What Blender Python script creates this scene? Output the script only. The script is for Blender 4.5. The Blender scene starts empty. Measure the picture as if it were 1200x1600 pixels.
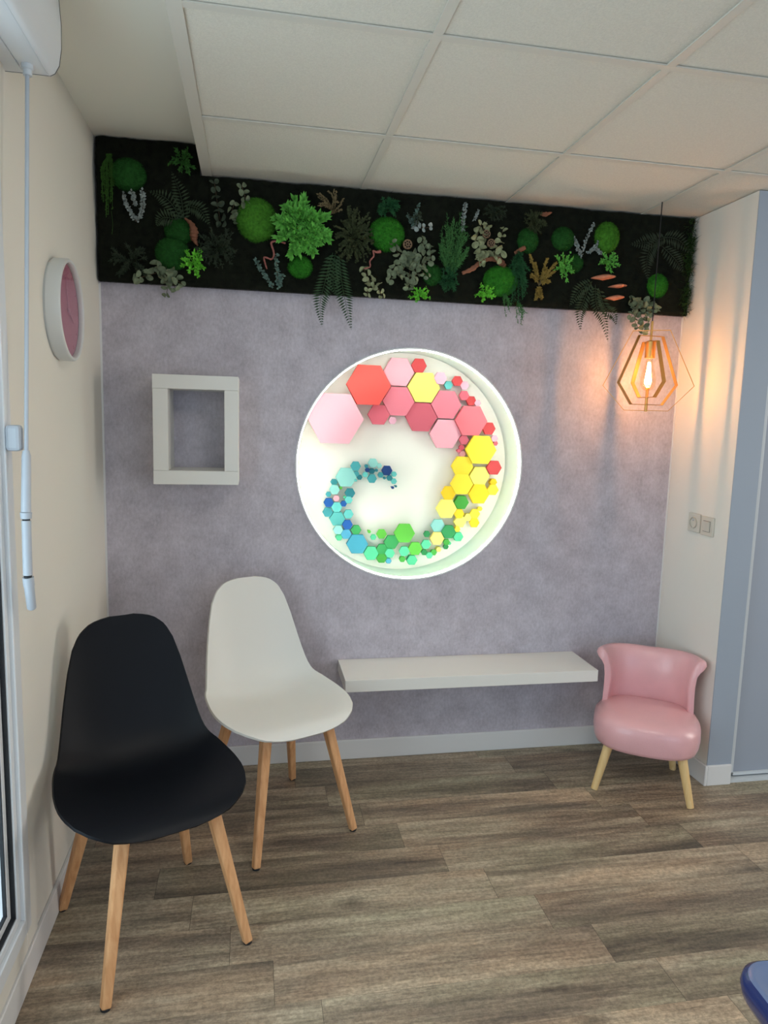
import bpy, math, random
from mathutils import Vector, Matrix, noise
random.seed(7)
PI = math.pi
S = bpy.context.scene
C = S.collection

# ------------------------------------------------------------------ camera
FPX = 1090.4
CAM = Vector((0.5767, -2.8816, 1.478))
yaw, pitch, roll = 0.1868, 0.1301, 0.0276
Fw = Vector((math.sin(yaw)*math.cos(pitch), math.cos(yaw)*math.cos(pitch), -math.sin(pitch)))
R0 = Vector((math.cos(yaw), -math.sin(yaw), 0)); U0 = R0.cross(Fw)
Rt = R0*math.cos(roll) + U0*math.sin(roll); Up = -R0*math.sin(roll) + U0*math.cos(roll)
cd = bpy.data.cameras.new('camera'); cam = bpy.data.objects.new('camera', cd); C.objects.link(cam)
cd.sensor_fit = 'VERTICAL'; cd.sensor_height = 36; cd.lens = FPX/1600*36; cd.clip_start = 0.02
cam.matrix_world = Matrix(((Rt.x, Up.x, -Fw.x, CAM.x), (Rt.y, Up.y, -Fw.y, CAM.y), (Rt.z, Up.z, -Fw.z, CAM.z), (0, 0, 0, 1)))
S.camera = cam
def at(px, py, Y):
    """point of the plane y = Y seen at that pixel of the photograph"""
    d = Fw + Rt*((px-600)/FPX) - Up*((py-800)/FPX)
    return CAM + d*((Y-CAM.y)/d.y)

# ------------------------------------------------------------------ light
S.view_settings.view_transform = 'Standard'; S.view_settings.look = 'None'
S.view_settings.gamma = 1; S.view_settings.use_curve_mapping = False
S.view_settings.exposure = -0.17
w = bpy.data.worlds.new('sky'); S.world = w; w.use_nodes = True
bg = w.node_tree.nodes['Background']; bg.inputs[0].default_value = (0.62, 0.78, 1.0, 1); bg.inputs[1].default_value = 0.9
def area(name, loc, size, sy, power, col, direction):
    l = bpy.data.lights.new(name, 'AREA'); l.shape = 'RECTANGLE'; l.size = size; l.size_y = sy; l.energy = power; l.color = col
    o = bpy.data.objects.new(name, l); C.objects.link(o); o.location = loc
    o.rotation_euler = Vector(direction).to_track_quat('-Z', 'Z').to_euler(); return o
area('daylight_right', (5.35, -1.40, 1.50), 1.7, 1.7, 78, (1.0, 0.94, 0.84), (-1, 0, -.12))
area('daylight_left', (-0.45, -2.1, 1.2), 1.9, 2.1, 48, (0.84, 0.92, 1.0), (1, 0, 0))
area('daylight_rear', (2.4, -5.35, 1.35), 3.2, 2.0, 23, (0.60, 0.78, 1.0), (0, 1, 0))

# ------------------------------------------------------------------ helpers
def lin(c):
    c = c/255.0
    return c/12.92 if c <= 0.04045 else ((c+0.055)/1.055)**2.4
def rgb(r, g, b): return (lin(r), lin(g), lin(b), 1)
def mat(name, col, rough=0.6, metal=0.0, bump=0.0, bscale=200.0, var=0.0, vscale=8.0, spec=0.5, emit=None, estr=0, alpha=None, coat=0, trans=0, sheen=0):
    m = bpy.data.materials.new(name); m.use_nodes = True
    nt = m.node_tree; b = nt.nodes['Principled BSDF']
    b.inputs['Base Color'].default_value = col; b.inputs['Roughness'].default_value = rough
    b.inputs['Metallic'].default_value = metal; b.inputs['Specular IOR Level'].default_value = spec
    b.inputs['Coat Weight'].default_value = coat; b.inputs['Transmission Weight'].default_value = trans
    b.inputs['Sheen Weight'].default_value = sheen
    tc = nt.nodes.new('ShaderNodeTexCoord')
    if emit: b.inputs['Emission Color'].default_value = emit; b.inputs['Emission Strength'].default_value = estr
    if bump:
        n = nt.nodes.new('ShaderNodeTexNoise'); n.inputs['Scale'].default_value = bscale; n.inputs['Detail'].default_value = 3
        bp = nt.nodes.new('ShaderNodeBump'); bp.inputs['Strength'].default_value = bump; bp.inputs['Distance'].default_value = 0.002
        nt.links.new(tc.outputs['Object'], n.inputs['Vector']); nt.links.new(n.outputs['Fac'], bp.inputs['Height']); nt.links.new(bp.outputs['Normal'], b.inputs['Normal'])
    if var:
        n = nt.nodes.new('ShaderNodeTexNoise'); n.inputs['Scale'].default_value = vscale; n.inputs['Detail'].default_value = 5
        r = nt.nodes.new('ShaderNodeValToRGB'); e = r.color_ramp.elements
        e[0].position = 0.3; e[1].position = 0.7
        e[0].color = tuple(c*(1-var) for c in col[:3])+(1,); e[1].color = tuple(min(1, c*(1+var)) for c in col[:3])+(1,)
        nt.links.new(tc.outputs['Object'], n.inputs['Vector']); nt.links.new(n.outputs['Fac'], r.inputs['Fac']); nt.links.new(r.outputs['Color'], b.inputs['Base Color'])
    return m

class MB:
    def __init__(s): s.v = []; s.f = []
    def add(s, vs, fs):
        k = len(s.v); s.v += [Vector(p) for p in vs]; s.f += [tuple(i+k for i in f) for f in fs]
    def box(s, a, b):
        (x0, y0, z0), (x1, y1, z1) = a, b
        s.add([(x0,y0,z0),(x1,y0,z0),(x1,y1,z0),(x0,y1,z0),(x0,y0,z1),(x1,y0,z1),(x1,y1,z1),(x0,y1,z1)],
              [(0,3,2,1),(4,5,6,7),(0,1,5,4),(1,2,6,5),(2,3,7,6),(3,0,4,7)])
    def tube(s, path, rad, n=8, cap=True, sq=None):
        path = [Vector(p) for p in path]
        if not isinstance(rad, (list, tuple)): rad = [rad]*len(path)
        k = len(s.v); up = None
        for i, p in enumerate(path):
            t = (path[min(i+1, len(path)-1)] - path[max(i-1, 0)]).normalized()
            if up is None:
                up = t.orthogonal().normalized() if sq is None else (Vector(sq) - t*t.dot(Vector(sq))).normalized()
            up = (up - t*up.dot(t)).normalized(); sd = t.cross(up)
            for j in range(n):
                a = 2*PI*(j+0.5)/n; r = rad[i]
                s.v.append(p + (up*math.cos(a) + sd*math.sin(a))*r)
        for i in range(len(path)-1):
            for j in range(n):
                s.f.append((k+i*n+j, k+i*n+(j+1) % n, k+(i+1)*n+(j+1) % n, k+(i+1)*n+j))
        if cap:
            s.f.append(tuple(k+j for j in range(n))[::-1]); e = k+(len(path)-1)*n; s.f.append(tuple(e+j for j in range(n)))
    def prism(s, pts, axis, a, b):
        """polygon pts (2D) extruded along axis from a to b"""
        n = len(pts)
        def P(u, v, w): return {0: (w, u, v), 1: (u, w, v), 2: (u, v, w)}[axis]
        s.add([P(u, v, a) for u, v in pts]+[P(u, v, b) for u, v in pts],
              [tuple(range(n)), tuple(range(2*n-1, n-1, -1))]+[(i, i+n, (i+1) % n+n, (i+1) % n) for i in range(n)])
    def lathe(s, prof, n=32, axis='z', c=(0, 0, 0)):
        c = Vector(c); k = len(s.v)
        for r, h in prof:
            for j in range(n):
                a = 2*PI*j/n; u, v = r*math.cos(a), r*math.sin(a)
                s.v.append(c + (Vector((u, v, h)) if axis == 'z' else Vector((u, h, v)) if axis == 'y' else Vector((h, u, v))))
        for i in range(len(prof)-1):
            for j in range(n):
                s.f.append((k+i*n+j, k+i*n+(j+1) % n, k+(i+1)*n+(j+1) % n, k+(i+1)*n+j))
        s.f.append(tuple(k+j for j in range(n))); e = k+(len(prof)-1)*n; s.f.append(tuple(e+j for j in range(n))[::-1])
    def grid(s, rows):
        k = len(s.v); n = len(rows[0])
        for r in rows: s.v += [Vector(p) for p in r]
        for i in range(len(rows)-1):
            for j in range(n-1): s.f.append((k+i*n+j, k+i*n+j+1, k+(i+1)*n+j+1, k+(i+1)*n+j))
    def build(s, name, m, parent=None, origin=None, smooth=30, bevel=0, local=False, fix=True):
        """vertices are in world space unless local; the object's origin goes to origin"""
        o0 = Vector((0, 0, 0))
        if parent is not None and not local: o0 = parent['_w'] if False else wloc(parent)
        org = Vector(origin) if origin is not None else None
        base = org if org is not None else o0
        me = bpy.data.meshes.new(name)
        me.from_pydata([(p-base)[:] for p in s.v] if not local else [p[:] for p in s.v], [], s.f)
        if fix:
            import bmesh
            bm = bmesh.new(); bm.from_mesh(me); bmesh.ops.recalc_face_normals(bm, faces=bm.faces); bm.to_mesh(me); bm.free()
        if smooth:
            for p in me.polygons: p.use_smooth = True
            me.set_sharp_from_angle(angle=math.radians(smooth))
        me.materials.append(m)
        o = bpy.data.objects.new(name, me); C.objects.link(o)
        if parent is not None:
            o.parent = parent
            if org is not None: o.location = org - wloc(parent)
        elif org is not None: o.location = org
        if bevel:
            b = o.modifiers.new('bevel', 'BEVEL'); b.width = bevel; b.segments = 2; b.limit_method = 'ANGLE'; b.angle_limit = math.radians(40)
        return o
def wloc(o):
    v = Vector(o.location)
    while o.parent: o = o.parent; v += Vector(o.location)
    return v
def thing(name, label, cat, loc=(0, 0, 0), rz=0, group=None):
    o = bpy.data.objects.new(name, None); C.objects.link(o); o.empty_display_size = 0.05
    o.location = loc; o.rotation_euler = (0, 0, rz); o['label'] = label; o['category'] = cat
    if group: o['group'] = group
    return o
def tag(o, label, cat, group=None):
    o['label'] = label; o['category'] = cat
    if group: o['group'] = group
    return o
def struct(o, label=None):
    o['kind'] = 'structure'
    if label: o['label'] = label
    return o
def bx(name, a, b, m, parent=None, bevel=0):
    q = MB(); q.box(a, b); c = tuple((a[i]+b[i])/2 for i in range(3))
    return q.build(name, m, parent, origin=c, smooth=0, bevel=bevel)

# room numbers
W, HC, HU = 2.442, 2.374, 2.480          # right wall stub, suspended ceiling, upper ceiling
GX = 0.396                               # left edge of the suspended ceiling
XR, YB = 5.2, -5.2                       # far right wall, rear wall
NX, NZ, NR, ND = 1.236, 1.290, 0.487, 0.20   # round niche
CY = -0.425                              # front of the stub / closet

# ------------------------------------------------------------------ materials
M = {}
M['paint'] = mat('white_wall_paint', rgb(224, 220, 210), 0.85, bump=0.08, bscale=400)
M['paint_r'] = mat('white_wall_paint_smooth', rgb(228, 224, 216), 0.8, bump=0.05, bscale=400)
M['lacquer'] = mat('white_lacquer', rgb(226, 226, 226), 0.35)
M['pvc'] = mat('white_plastic', rgb(220, 224, 228), 0.4)
M['laminate'] = mat('white_laminate', rgb(228, 226, 220), 0.4)
M['niche'] = mat('niche_white', rgb(226, 240, 230), 0.6)
M['niche_b'] = mat('niche_back_white', rgb(246, 240, 228), 0.6)
M['dark'] = mat('dark_gasket', rgb(30, 34, 40), 0.6)

def wallpaper():
    m = mat('grey_lilac_wallpaper', rgb(165, 155, 162), 0.8); nt = m.node_tree; L = nt.links
    b = nt.nodes['Principled BSDF']; tc = nt.nodes.new('ShaderNodeTexCoord')
    n1 = nt.nodes.new('ShaderNodeTexNoise'); n1.inputs['Scale'].default_value = 9; n1.inputs['Detail'].default_value = 9; n1.inputs['Roughness'].default_value = 0.68
    n2 = nt.nodes.new('ShaderNodeTexNoise'); n2.inputs['Scale'].default_value = 70; n2.inputs['Detail'].default_value = 5; n2.inputs['Roughness'].default_value = 0.7
    mp = nt.nodes.new('ShaderNodeMapping'); mp.inputs['Scale'].default_value = (1.4, 1, 0.8)
    mx = nt.nodes.new('ShaderNodeMath'); mx.operation = 'MULTIPLY_ADD'; mx.inputs[1].default_value = 0.45
    ml = nt.nodes.new('ShaderNodeMath'); ml.operation = 'MULTIPLY'; ml.inputs[1].default_value = 0.55
    r = nt.nodes.new('ShaderNodeValToRGB'); e = r.color_ramp.elements
    e[0].position = 0.36; e[0].color = rgb(168, 162, 171); e[1].position = 0.62; e[1].color = rgb(205, 199, 209)
    L.new(tc.outputs['Object'], n1.inputs['Vector']); L.new(tc.outputs['Object'], mp.inputs['Vector']); L.new(mp.outputs[0], n2.inputs['Vector'])
    L.new(n1.outputs['Fac'], ml.inputs[0]); L.new(n2.outputs['Fac'], mx.inputs[0]); L.new(ml.outputs[0], mx.inputs[2])
    L.new(mx.outputs[0], r.inputs['Fac']); L.new(r.outputs['Color'], b.inputs['Base Color'])
    bp = nt.nodes.new('ShaderNodeBump'); bp.inputs['Strength'].default_value = 0.12; bp.inputs['Distance'].default_value = 0.002
    L.new(n2.outputs['Fac'], bp.inputs['Height']); L.new(bp.outputs['Normal'], b.inputs['Normal'])
    return m
M['wallpaper'] = wallpaper()

def floor_mat():
    m = mat('grey_brown_vinyl_planks', rgb(110, 98, 86), 0.5); nt = m.node_tree; L = nt.links; N = nt.nodes.new
    b = nt.nodes['Principled BSDF']; tc = N('ShaderNodeTexCoord'); sx = N('ShaderNodeSeparateXYZ'); L.new(tc.outputs['Object'], sx.inputs[0])
    def mth(op, a, b_=None, c=None):
        n = N('ShaderNodeMath'); n.operation = op
        for k, v in enumerate((a, b_, c)):
            if v is None: continue
            if isinstance(v, (int, float)): n.inputs[k].default_value = v
            else: L.new(v, n.inputs[k])
        return n.outputs[0]
    v = mth('MULTIPLY_ADD', sx.outputs[1], -1/.150, -.072/.150); row = mth('FLOOR', v)
    off = mth('MULTIPLY_ADD', row, .118, .634-7*.118)
    u = mth('DIVIDE', mth('SUBTRACT', sx.outputs[0], off), .94); col = mth('FLOOR', u)
    fu, fv = mth('FRACT', u), mth('FRACT', v)
    cx = N('ShaderNodeCombineXYZ'); L.new(row, cx.inputs[0]); L.new(col, cx.inputs[1])
    wn = N('ShaderNodeTexWhiteNoise'); wn.noise_dimensions = '3D'; L.new(cx.outputs[0], wn.inputs['Vector'])
    sc = N('ShaderNodeVectorMath'); sc.operation = 'SCALE'; sc.inputs['Scale'].default_value = 17.3
    ad = N('ShaderNodeVectorMath'); ad.operation = 'ADD'
    L.new(wn.outputs['Color'], sc.inputs[0]); L.new(sc.outputs[0], ad.inputs[0]); L.new(tc.outputs['Object'], ad.inputs[1])
    def ns(scale, stretch, det=8, rough=0.65, dist=0.0):
        mp = N('ShaderNodeMapping'); mp.inputs['Scale'].default_value = stretch
        n = N('ShaderNodeTexNoise'); n.inputs['Scale'].default_value = scale; n.inputs['Detail'].default_value = det; n.inputs['Roughness'].default_value = rough; n.inputs['Distortion'].default_value = dist
        L.new(ad.outputs[0], mp.inputs['Vector']); L.new(mp.outputs[0], n.inputs['Vector']); return n.outputs['Fac']
    def ramp(f, els):
        r = N('ShaderNodeValToRGB'); e = r.color_ramp.elements; e[0].position, e[0].color = els[0]; e[1].position, e[1].color = els[-1]
        for p, c in els[1:-1]: x = e.new(p); x.color = c
        L.new(f, r.inputs['Fac']); return r.outputs['Color']
    def mul(a, b_, f=1.0):
        n = N('ShaderNodeMix'); n.data_type = 'RGBA'; n.blend_type = 'MULTIPLY'; n.inputs[0].default_value = f; L.new(a, n.inputs[6]); L.new(b_, n.inputs[7]); return n.outputs[2]
    big = ns(3.0, (0.42, 3.6, 1), 10, 0.66, 0.25); fine = ns(20, (0.35, 5.5, 1), 8, 0.75, 0.2); wide = ns(1.6, (0.7, 2.6, 1), 4, 0.6); fib = ns(75, (1.2, 1.5, 1), 4, 0.7)
    crack = ns(3.2, (0.3, 5.0, 1), 12, 0.85, 1.2)
    g = lambda x: (x, x, x, 1)
    c = ramp(big, [(0.31, rgb(94, 85, 77)), (0.42, rgb(130, 117, 103)), (0.52, rgb(158, 144, 126)), (0.65, rgb(186, 173, 153))])
    c = mul(c, ramp(fine, [(0.36, g(.62)), (0.58, g(1.14))]), .8)
    c = mul(c, ramp(fib, [(0.38, g(.74)), (0.62, g(1.2))]), 1)
    c = mul(c, ramp(wide, [(0.36, (.84, .87, .79, 1)), (0.5, (1, .98, .93, 1)), (0.64, (1.12, 1.0, .90, 1))]))
    c = mul(c, ramp(crack, [(0.35, g(.25)), (0.375, g(1.0)), (1.0, g(1.0))]))
    mpk = N('ShaderNodeMapping'); mpk.inputs['Scale'].default_value = (1.0, 2.2, 1); L.new(ad.outputs[0], mpk.inputs['Vector'])
    dn = N('ShaderNodeTexNoise'); dn.inputs['Scale'].default_value = 30; dn.inputs['Detail'].default_value = 3; L.new(ad.outputs[0], dn.inputs['Vector'])
    vo = N('ShaderNodeTexVoronoi'); vo.inputs['Scale'].default_value = 1.9; L.new(mpk.outputs[0], vo.inputs['Vector'])
    kd = mth('MULTIPLY_ADD', dn.outputs['Fac'], .07, vo.outputs['Distance'])
    c = mul(c, ramp(kd, [(0.05, g(.38)), (0.09, g(.62)), (0.17, g(1.0)), (1.0, g(1.0))]))
    tone = N('ShaderNodeMapRange'); tone.inputs['To Min'].default_value = 0.84; tone.inputs['To Max'].default_value = 1.12; L.new(wn.outputs['Value'], tone.inputs['Value'])
    def near(f, w_): return mth('MAXIMUM', mth('LESS_THAN', f, w_), mth('GREATER_THAN', f, 1-w_))
    seam = mth('MAXIMUM', near(fu, .0009), mth('MULTIPLY', near(fv, .005), .45))
    k = mth('MULTIPLY', tone.outputs[0], mth('MULTIPLY_ADD', seam, -.6, 1.0))
    vs = N('ShaderNodeVectorMath'); vs.operation = 'SCALE'; L.new(c, vs.inputs[0]); L.new(k, vs.inputs['Scale'])
    L.new(vs.outputs[0], b.inputs['Base Color'])
    bp = N('ShaderNodeBump'); bp.inputs['Strength'].default_value = 0.25; bp.inputs['Distance'].default_value = 0.001
    L.new(fine, bp.inputs['Height']); L.new(bp.outputs['Normal'], b.inputs['Normal'])
    return m
M['floor'] = floor_mat()
M['tile'] = mat('mineral_ceiling_tile', rgb(211, 207, 196), 0.95, bump=0.6, bscale=260, var=0.05, vscale=170)
M['gridm'] = mat('white_ceiling_rail', rgb(202, 198, 188), 0.5)

# ------------------------------------------------------------------ the room
fl = MB(); fl.add([(-0.12, YB-.1, 0), (XR+.1, YB-.1, 0), (XR+.1, 0.3, 0), (-0.12, 0.3, 0)], [(0, 1, 2, 3)])
struct(fl.build('floor', M['floor'], smooth=0))

# wall_back: wallpapered, with a round opening
NSEG = 96
q = MB(); x0, x1, z0, z1 = -0.05, XR, 0.0, 2.55
def edge_pt(a):
    dx, dz = math.cos(a), math.sin(a); t = 1e9
    if dx > 1e-9: t = min(t, (x1-NX)/dx)
    if dx < -1e-9: t = min(t, (x0-NX)/dx)
    if dz > 1e-9: t = min(t, (z1-NZ)/dz)
    if dz < -1e-9: t = min(t, (z0-NZ)/dz)
    return NX+dx*t, NZ+dz*t
angs = sorted([2*PI*i/NSEG for i in range(NSEG)] + [math.atan2(z-NZ, x-NX) % (2*PI) for x in (x0, x1) for z in (z0, z1)])
vs = []; fs = []; n = len(angs)
for a in angs:
    ex, ez = edge_pt(a)
    vs += [(NX+NR*math.cos(a), 0, NZ+NR*math.sin(a)), (ex, 0, ez)]
for i in range(n):
    j = (i+1) % n; fs.append((2*i, 2*i+1, 2*j+1, 2*j))
q.add(vs, fs)
wb = struct(q.build('wall_back', M['wallpaper'], smooth=0))
# niche: cylinder lining and back disc
q = MB()
ci = [(NX+NR*math.cos(2*PI*i/NSEG), NZ+NR*math.sin(2*PI*i/NSEG)) for i in range(NSEG)]
q.add([(x, 0.0, z) for x, z in ci]+[(x, ND, z) for x, z in ci], [(i, (i+1) % NSEG, (i+1) % NSEG+NSEG, i+NSEG) for i in range(NSEG)])
q.build('niche_side', M['niche'], wb, smooth=30)
q = MB(); q.add([(x, ND, z) for x, z in ci], [tuple(range(NSEG))]); q.build('niche_back', M['niche_b'], wb, smooth=0)
q = MB()
for ra, rb, ya, yb in ((NR-.002, NR+.004, -.005, .02),):
    prof = [(ra, ya), (rb, ya), (rb, yb), (ra, yb), (ra, ya)]
    rows = [[(NX+r*math.cos(2*PI*i/NSEG), y, NZ+r*math.sin(2*PI*i/NSEG)) for i in range(NSEG+1)] for r, y in prof]
    q.grid(rows)
struct(q.build('trim_1', M['lacquer'], origin=(NX, 0, NZ)), 'white rim around the round niche')
# light strip behind the rim
M['led'] = mat('led_strip', (1, 1, 1, 1), emit=(0.90, 1.0, 0.93, 1), estr=32)
q = MB()
prof = [(NR-.002, .004), (NR-.006, .004), (NR-.006, .016), (NR-.002, .016), (NR-.002, .004)]
q.grid([[(NX+r*math.cos(2*PI*i/NSEG), y, NZ+r*math.sin(2*PI*i/NSEG)) for i in range(NSEG+1)] for r, y in prof])
tag(q.build('led_strip', M['led'], origin=(NX, 0, NZ)), 'glowing white light strip inside the rim of the round wall niche', 'light')

# left wall with the tall window opening y -3.1..-1.10, z 0.17..2.26
WY0, WY1, WZ0, WZ1 = -3.10, -1.10, 0.165, 2.27
q = MB()
q.box((-.20, WY1, 0), (0, 0.02, 2.55)); q.box((-.20, YB, 0), (0, WY0, 2.55)); q.box((-.20, WY0, 0), (0, WY1, WZ0)); q.box((-.20, WY0, WZ1), (0, WY1, 2.55))
struct(q.build('wall_left', M['paint'], smooth=0))
# right stub, closet front
q = MB(); q.box((W, CY, 0), (W+.10, 0, HC))
struct(q.build('wall_right', M['paint_r'], smooth=0))
q = MB(); q.box((W+.10, CY+.02, HC-.03), (XR, CY+.06, HC)); struct(q.build('trim_2', M['lacquer'], smooth=0), 'top track of the closet doors')
# rear and far right walls with window openings
q = MB(); q.box((XR, YB, 0), (XR+.15, -3.2, HC+.2)); q.box((XR, -1.1, 0), (XR+.15, 0.02, HC+.2)); q.box((XR, -3.2, 0), (XR+.15, -1.1, .68)); q.box((XR, -3.2, 2.22), (XR+.15, -1.1, HC+.2))
struct(q.build('wall_far_right', M['paint'], smooth=0))
q = MB(); q.box((-.2, YB-.15, 0), (.75, YB, HC+.2)); q.box((4.05, YB-.15, 0), (XR+.15, YB, HC+.2)); q.box((.75, YB-.15, 0), (4.05, YB, .3)); q.box((.75, YB-.15, 2.36), (4.05, YB, HC+.2))
struct(q.build('wall_rear', M['paint'], smooth=0))

# ceilings
ceil = bpy.data.objects.new('ceiling', None); C.objects.link(ceil); ceil.location = (1.4, -1.5, HC); struct(ceil)
bx('plaster_ceiling', (-.2, YB, HU), (XR, 0, HU+.05), mat('ceiling_white_paint', rgb(242, 240, 230), .9), ceil)
bx('edge_fascia', (GX-.012, YB, HC-.001), (GX, -0.001, HU), M['gridm'], ceil)
GY = -0.5612
def clampx(a): return max(GX, min(XR, a))
gxs = [GX+.6*i for i in range(9)]; gys = [0, GY]+[GY-.6*i for i in range(1, 9)]
for i in range(len(gxs)-1):
    for j in range(len(gys)-1):
        a, b = gxs[i], min(gxs[i+1], XR); y1, y0 = gys[j], max(gys[j+1], YB)
        if b-a < .05 or y1-y0 < .05: continue
        if i == 2 and j == 0: pass
        bx('ceiling_tile', (a+.006, y0+.006, HC+.003), (b-.006, y1-.006, HC+.018), M['tile'], ceil)
q = MB()
for gx in gxs[1:]:
    if gx < XR: q.box((gx-.012, YB, HC-.002), (gx+.012, 0, HC+.002)); q.box((gx-.002, YB, HC), (gx+.002, 0, HC+.03))
for gy in gys[1:]:
    if gy > YB: q.box((GX, gy-.012, HC-.0025), (XR, gy+.012, HC+.0015)); q.box((GX, gy-.002, HC), (XR, gy+.002, HC+.03))
q.build('ceiling_rails', M['gridm'], ceil, smooth=0)
q = MB(); q.box((GX-.012, YB, HC-.003), (GX+.024, 0, HC)); q.box((GX, -.012, HC-.003), (W, 0, HC))
q.build('perimeter_rail', M['gridm'], ceil, smooth=0)

M['fill_glow'] = mat('fill_panel_glow', (1, 1, 1, 1), emit=(1.0, .93, .82, 1), estr=13)  # added fill panel out of view, brightens the floor and upward faces
cl = thing('fill_panel', 'added square glowing fill panel under the tile ceiling, unseen above the view', 'fill light', (GX+.9, GY-1.5, HC))
q = MB(); a_, b_, c_, d_ = GX+.61, GX+1.19, GY-1.79, GY-1.21
q.box((a_, c_, HC-.012), (b_, c_+.02, HC-.004)); q.box((a_, d_-.02, HC-.012), (b_, d_, HC-.004)); q.box((a_, c_+.02, HC-.012), (a_+.02, d_-.02, HC-.004)); q.box((b_-.02, c_+.02, HC-.012), (b_, d_-.02, HC-.004))
q.build('frame', M['gridm'], cl, smooth=0); bx('glow_sheet', (a_+.02, c_+.02, HC-.009), (b_-.02, d_-.02, HC-.004), M['fill_glow'], cl)
# baseboards
BB = 0.088
def base(name, pts, side):
    q = MB()
    for (a, b) in pts: q.box(a, b)
    return struct(q.build(name, M['lacquer'], smooth=0, bevel=.003))
base('baseboard_back', [((0.012, -.012, 0), (W-.012, 0, BB))], 0)
base('baseboard_left', [((0, YB, 0), (.012, 0, BB))], 0)
base('baseboard_right', [((W-.012, CY-.012, 0), (W, -.012, BB)), ((W, CY-.012, 0), (W+.112, CY, BB))], 0)
struct(bx('trim_3', (W-.006, -.004, BB), (W, 0, 1.965), M['lacquer']), 'thin corner bead at the right edge of the wallpaper')
struct(bx('trim_4', (0, -.004, BB), (.007, 0, 1.965), M['lacquer']), 'thin corner bead at the left edge of the wallpaper')

# ------------------------------------------------------------------ closet (sliding doors)
M['door'] = mat('grey_melamine_door', rgb(156, 164, 178), 0.55)
M['alu'] = mat('white_aluminium', rgb(205, 212, 218), 0.35)
dr = bpy.data.objects.new('door_1', None); C.objects.link(dr); dr.location = (3.2, CY+.04, 0); struct(dr, 'sliding closet door beside the white wall end')
bx('door_panel', (W+.150, CY+.035, .03), (3.75, CY+.05, HC-.03), M['door'], dr)
bx('door_frame_stile', (W+.118, CY+.025, .03), (W+.150, CY+.055, HC-.03), M['alu'], dr, .003)
bx('door_bottom_rail', (W+.150, CY+.025, .018), (3.75, CY+.034, .03), M['alu'], dr)
bx('door_frame_stile', (3.72, CY+.025, .03), (3.75, CY+.055, HC-.03), M['alu'], dr, .003)
bx('floor_track', (W+.112, CY+.0, 0), (XR, CY+.06, .010), M['alu'], dr)
d2 = bpy.data.objects.new('door_2', None); C.objects.link(d2); d2.location = (4.4, CY+.08, 0); struct(d2)
bx('door_panel', (3.70, CY+.07, .02), (XR, CY+.085, HC-.03), M['door'], d2)

struct(bx('trim_5', (W+.0005, CY-.004, BB), (W+.112, CY, HC-.001), mat('grey_blue_panel', rgb(156, 166, 180), .6)), 'grey side panel between the white wall end and the closet door')
# ------------------------------------------------------------------ window on the left
M['glass'] = mat('window_glass', (1, 1, 1, 1), 0.02)
nt = M['glass'].node_tree; tr = nt.nodes.new('ShaderNodeBsdfTransparent'); gl = nt.nodes.new('ShaderNodeBsdfGlossy'); gl.inputs['Roughness'].default_value = 0.02
mx = nt.nodes.new('ShaderNodeMixShader'); mx.inputs[0].default_value = 0.07; tr.inputs[0].default_value = (.92, .97, .96, 1)
nt.links.new(tr.outputs[0], mx.inputs[1]); nt.links.new(gl.outputs[0], mx.inputs[2]); nt.links.new(mx.outputs[0], nt.nodes['Material Output'].inputs[0])
wn = bpy.data.objects.new('window_1', None); C.objects.link(wn); wn.location = (0, -2.1, WZ0); struct(wn, 'tall white window at the left edge')
def frame(name, y0, y1, z0, z1, t, xa, xb, m, bev=.003):
    q = MB()
    q.box((xa, y0, z0), (xb, y0+t, z1)); q.box((xa, y1-t, z0), (xb, y1, z1)); q.box((xa, y0+t, z0), (xb, y1-t, z0+t)); q.box((xa, y0+t, z1-t), (xb, y1-t, z1))
    return q.build(name, m, wn, smooth=0, bevel=bev)
frame('casing', WY0-.08, WY1+.085, WZ0-.075, WZ1+.06, .085, 0.0005, .006, M['paint'])
frame('window_frame', WY0, WY1, WZ0, WZ1, .045, -.06, .018, M['pvc'])
frame('sash', WY0+.045, WY1-.045, WZ0+.045, WZ1-.045, .022, -.05, .008, M['pvc'])
frame('gasket', WY0+.067, WY1-.067, WZ0+.067, WZ1-.067, .005, -.008, .003, M['dark'], 0)
frame('glazing_bead', WY0+.073, WY1-.073, WZ0+.073, WZ1-.073, .02, -.045, -.006, M['pvc'])
frame('gasket', WY0+.093, WY1-.093, WZ0+.093, WZ1-.093, .005, -.016, -.008, M['dark'], 0)
bx('window_pane', (-.028, WY0+.099, WZ0+.099), (-.024, WY1-.099, WZ1-.099), M['glass'], wn)

# roller shutter box above it
q = MB(); YE = -0.985
prof = [(0.0, 2.268), (.040, 2.268), (.041, 2.271), (.043, 2.271), (.044, 2.268), (.100, 2.268), (.110, 2.274), (.120, 2.292), (.126, 2.33), (.127, 2.38), (.124, 2.43), (.120, HU-.001), (0.0, HU-.001)]
q.prism(prof, 1, -3.3, YE)
# prism on axis 1 expects (x, z)
rs = thing('roller_shutter_box', 'white roller shutter box above the tall window at upper left', 'shutter box', (0.06, YE-.1, 2.268))
q.build('housing', M['pvc'], rs, smooth=35)
q = MB(); q.prism(prof, 1, YE+.001, YE+.004); q.build('end_cap', M['pvc'], rs, smooth=35)
q = MB(); q.prism([(x*1.008, z-.0006) for x, z in prof], 1, YE, YE+.001); q.build('cap_joint', M['dark'], rs, smooth=35)
bx('groove', (.0965, -3.3, 2.2672), (.0975, YE, 2.269), M['alu'], rs)

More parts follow.
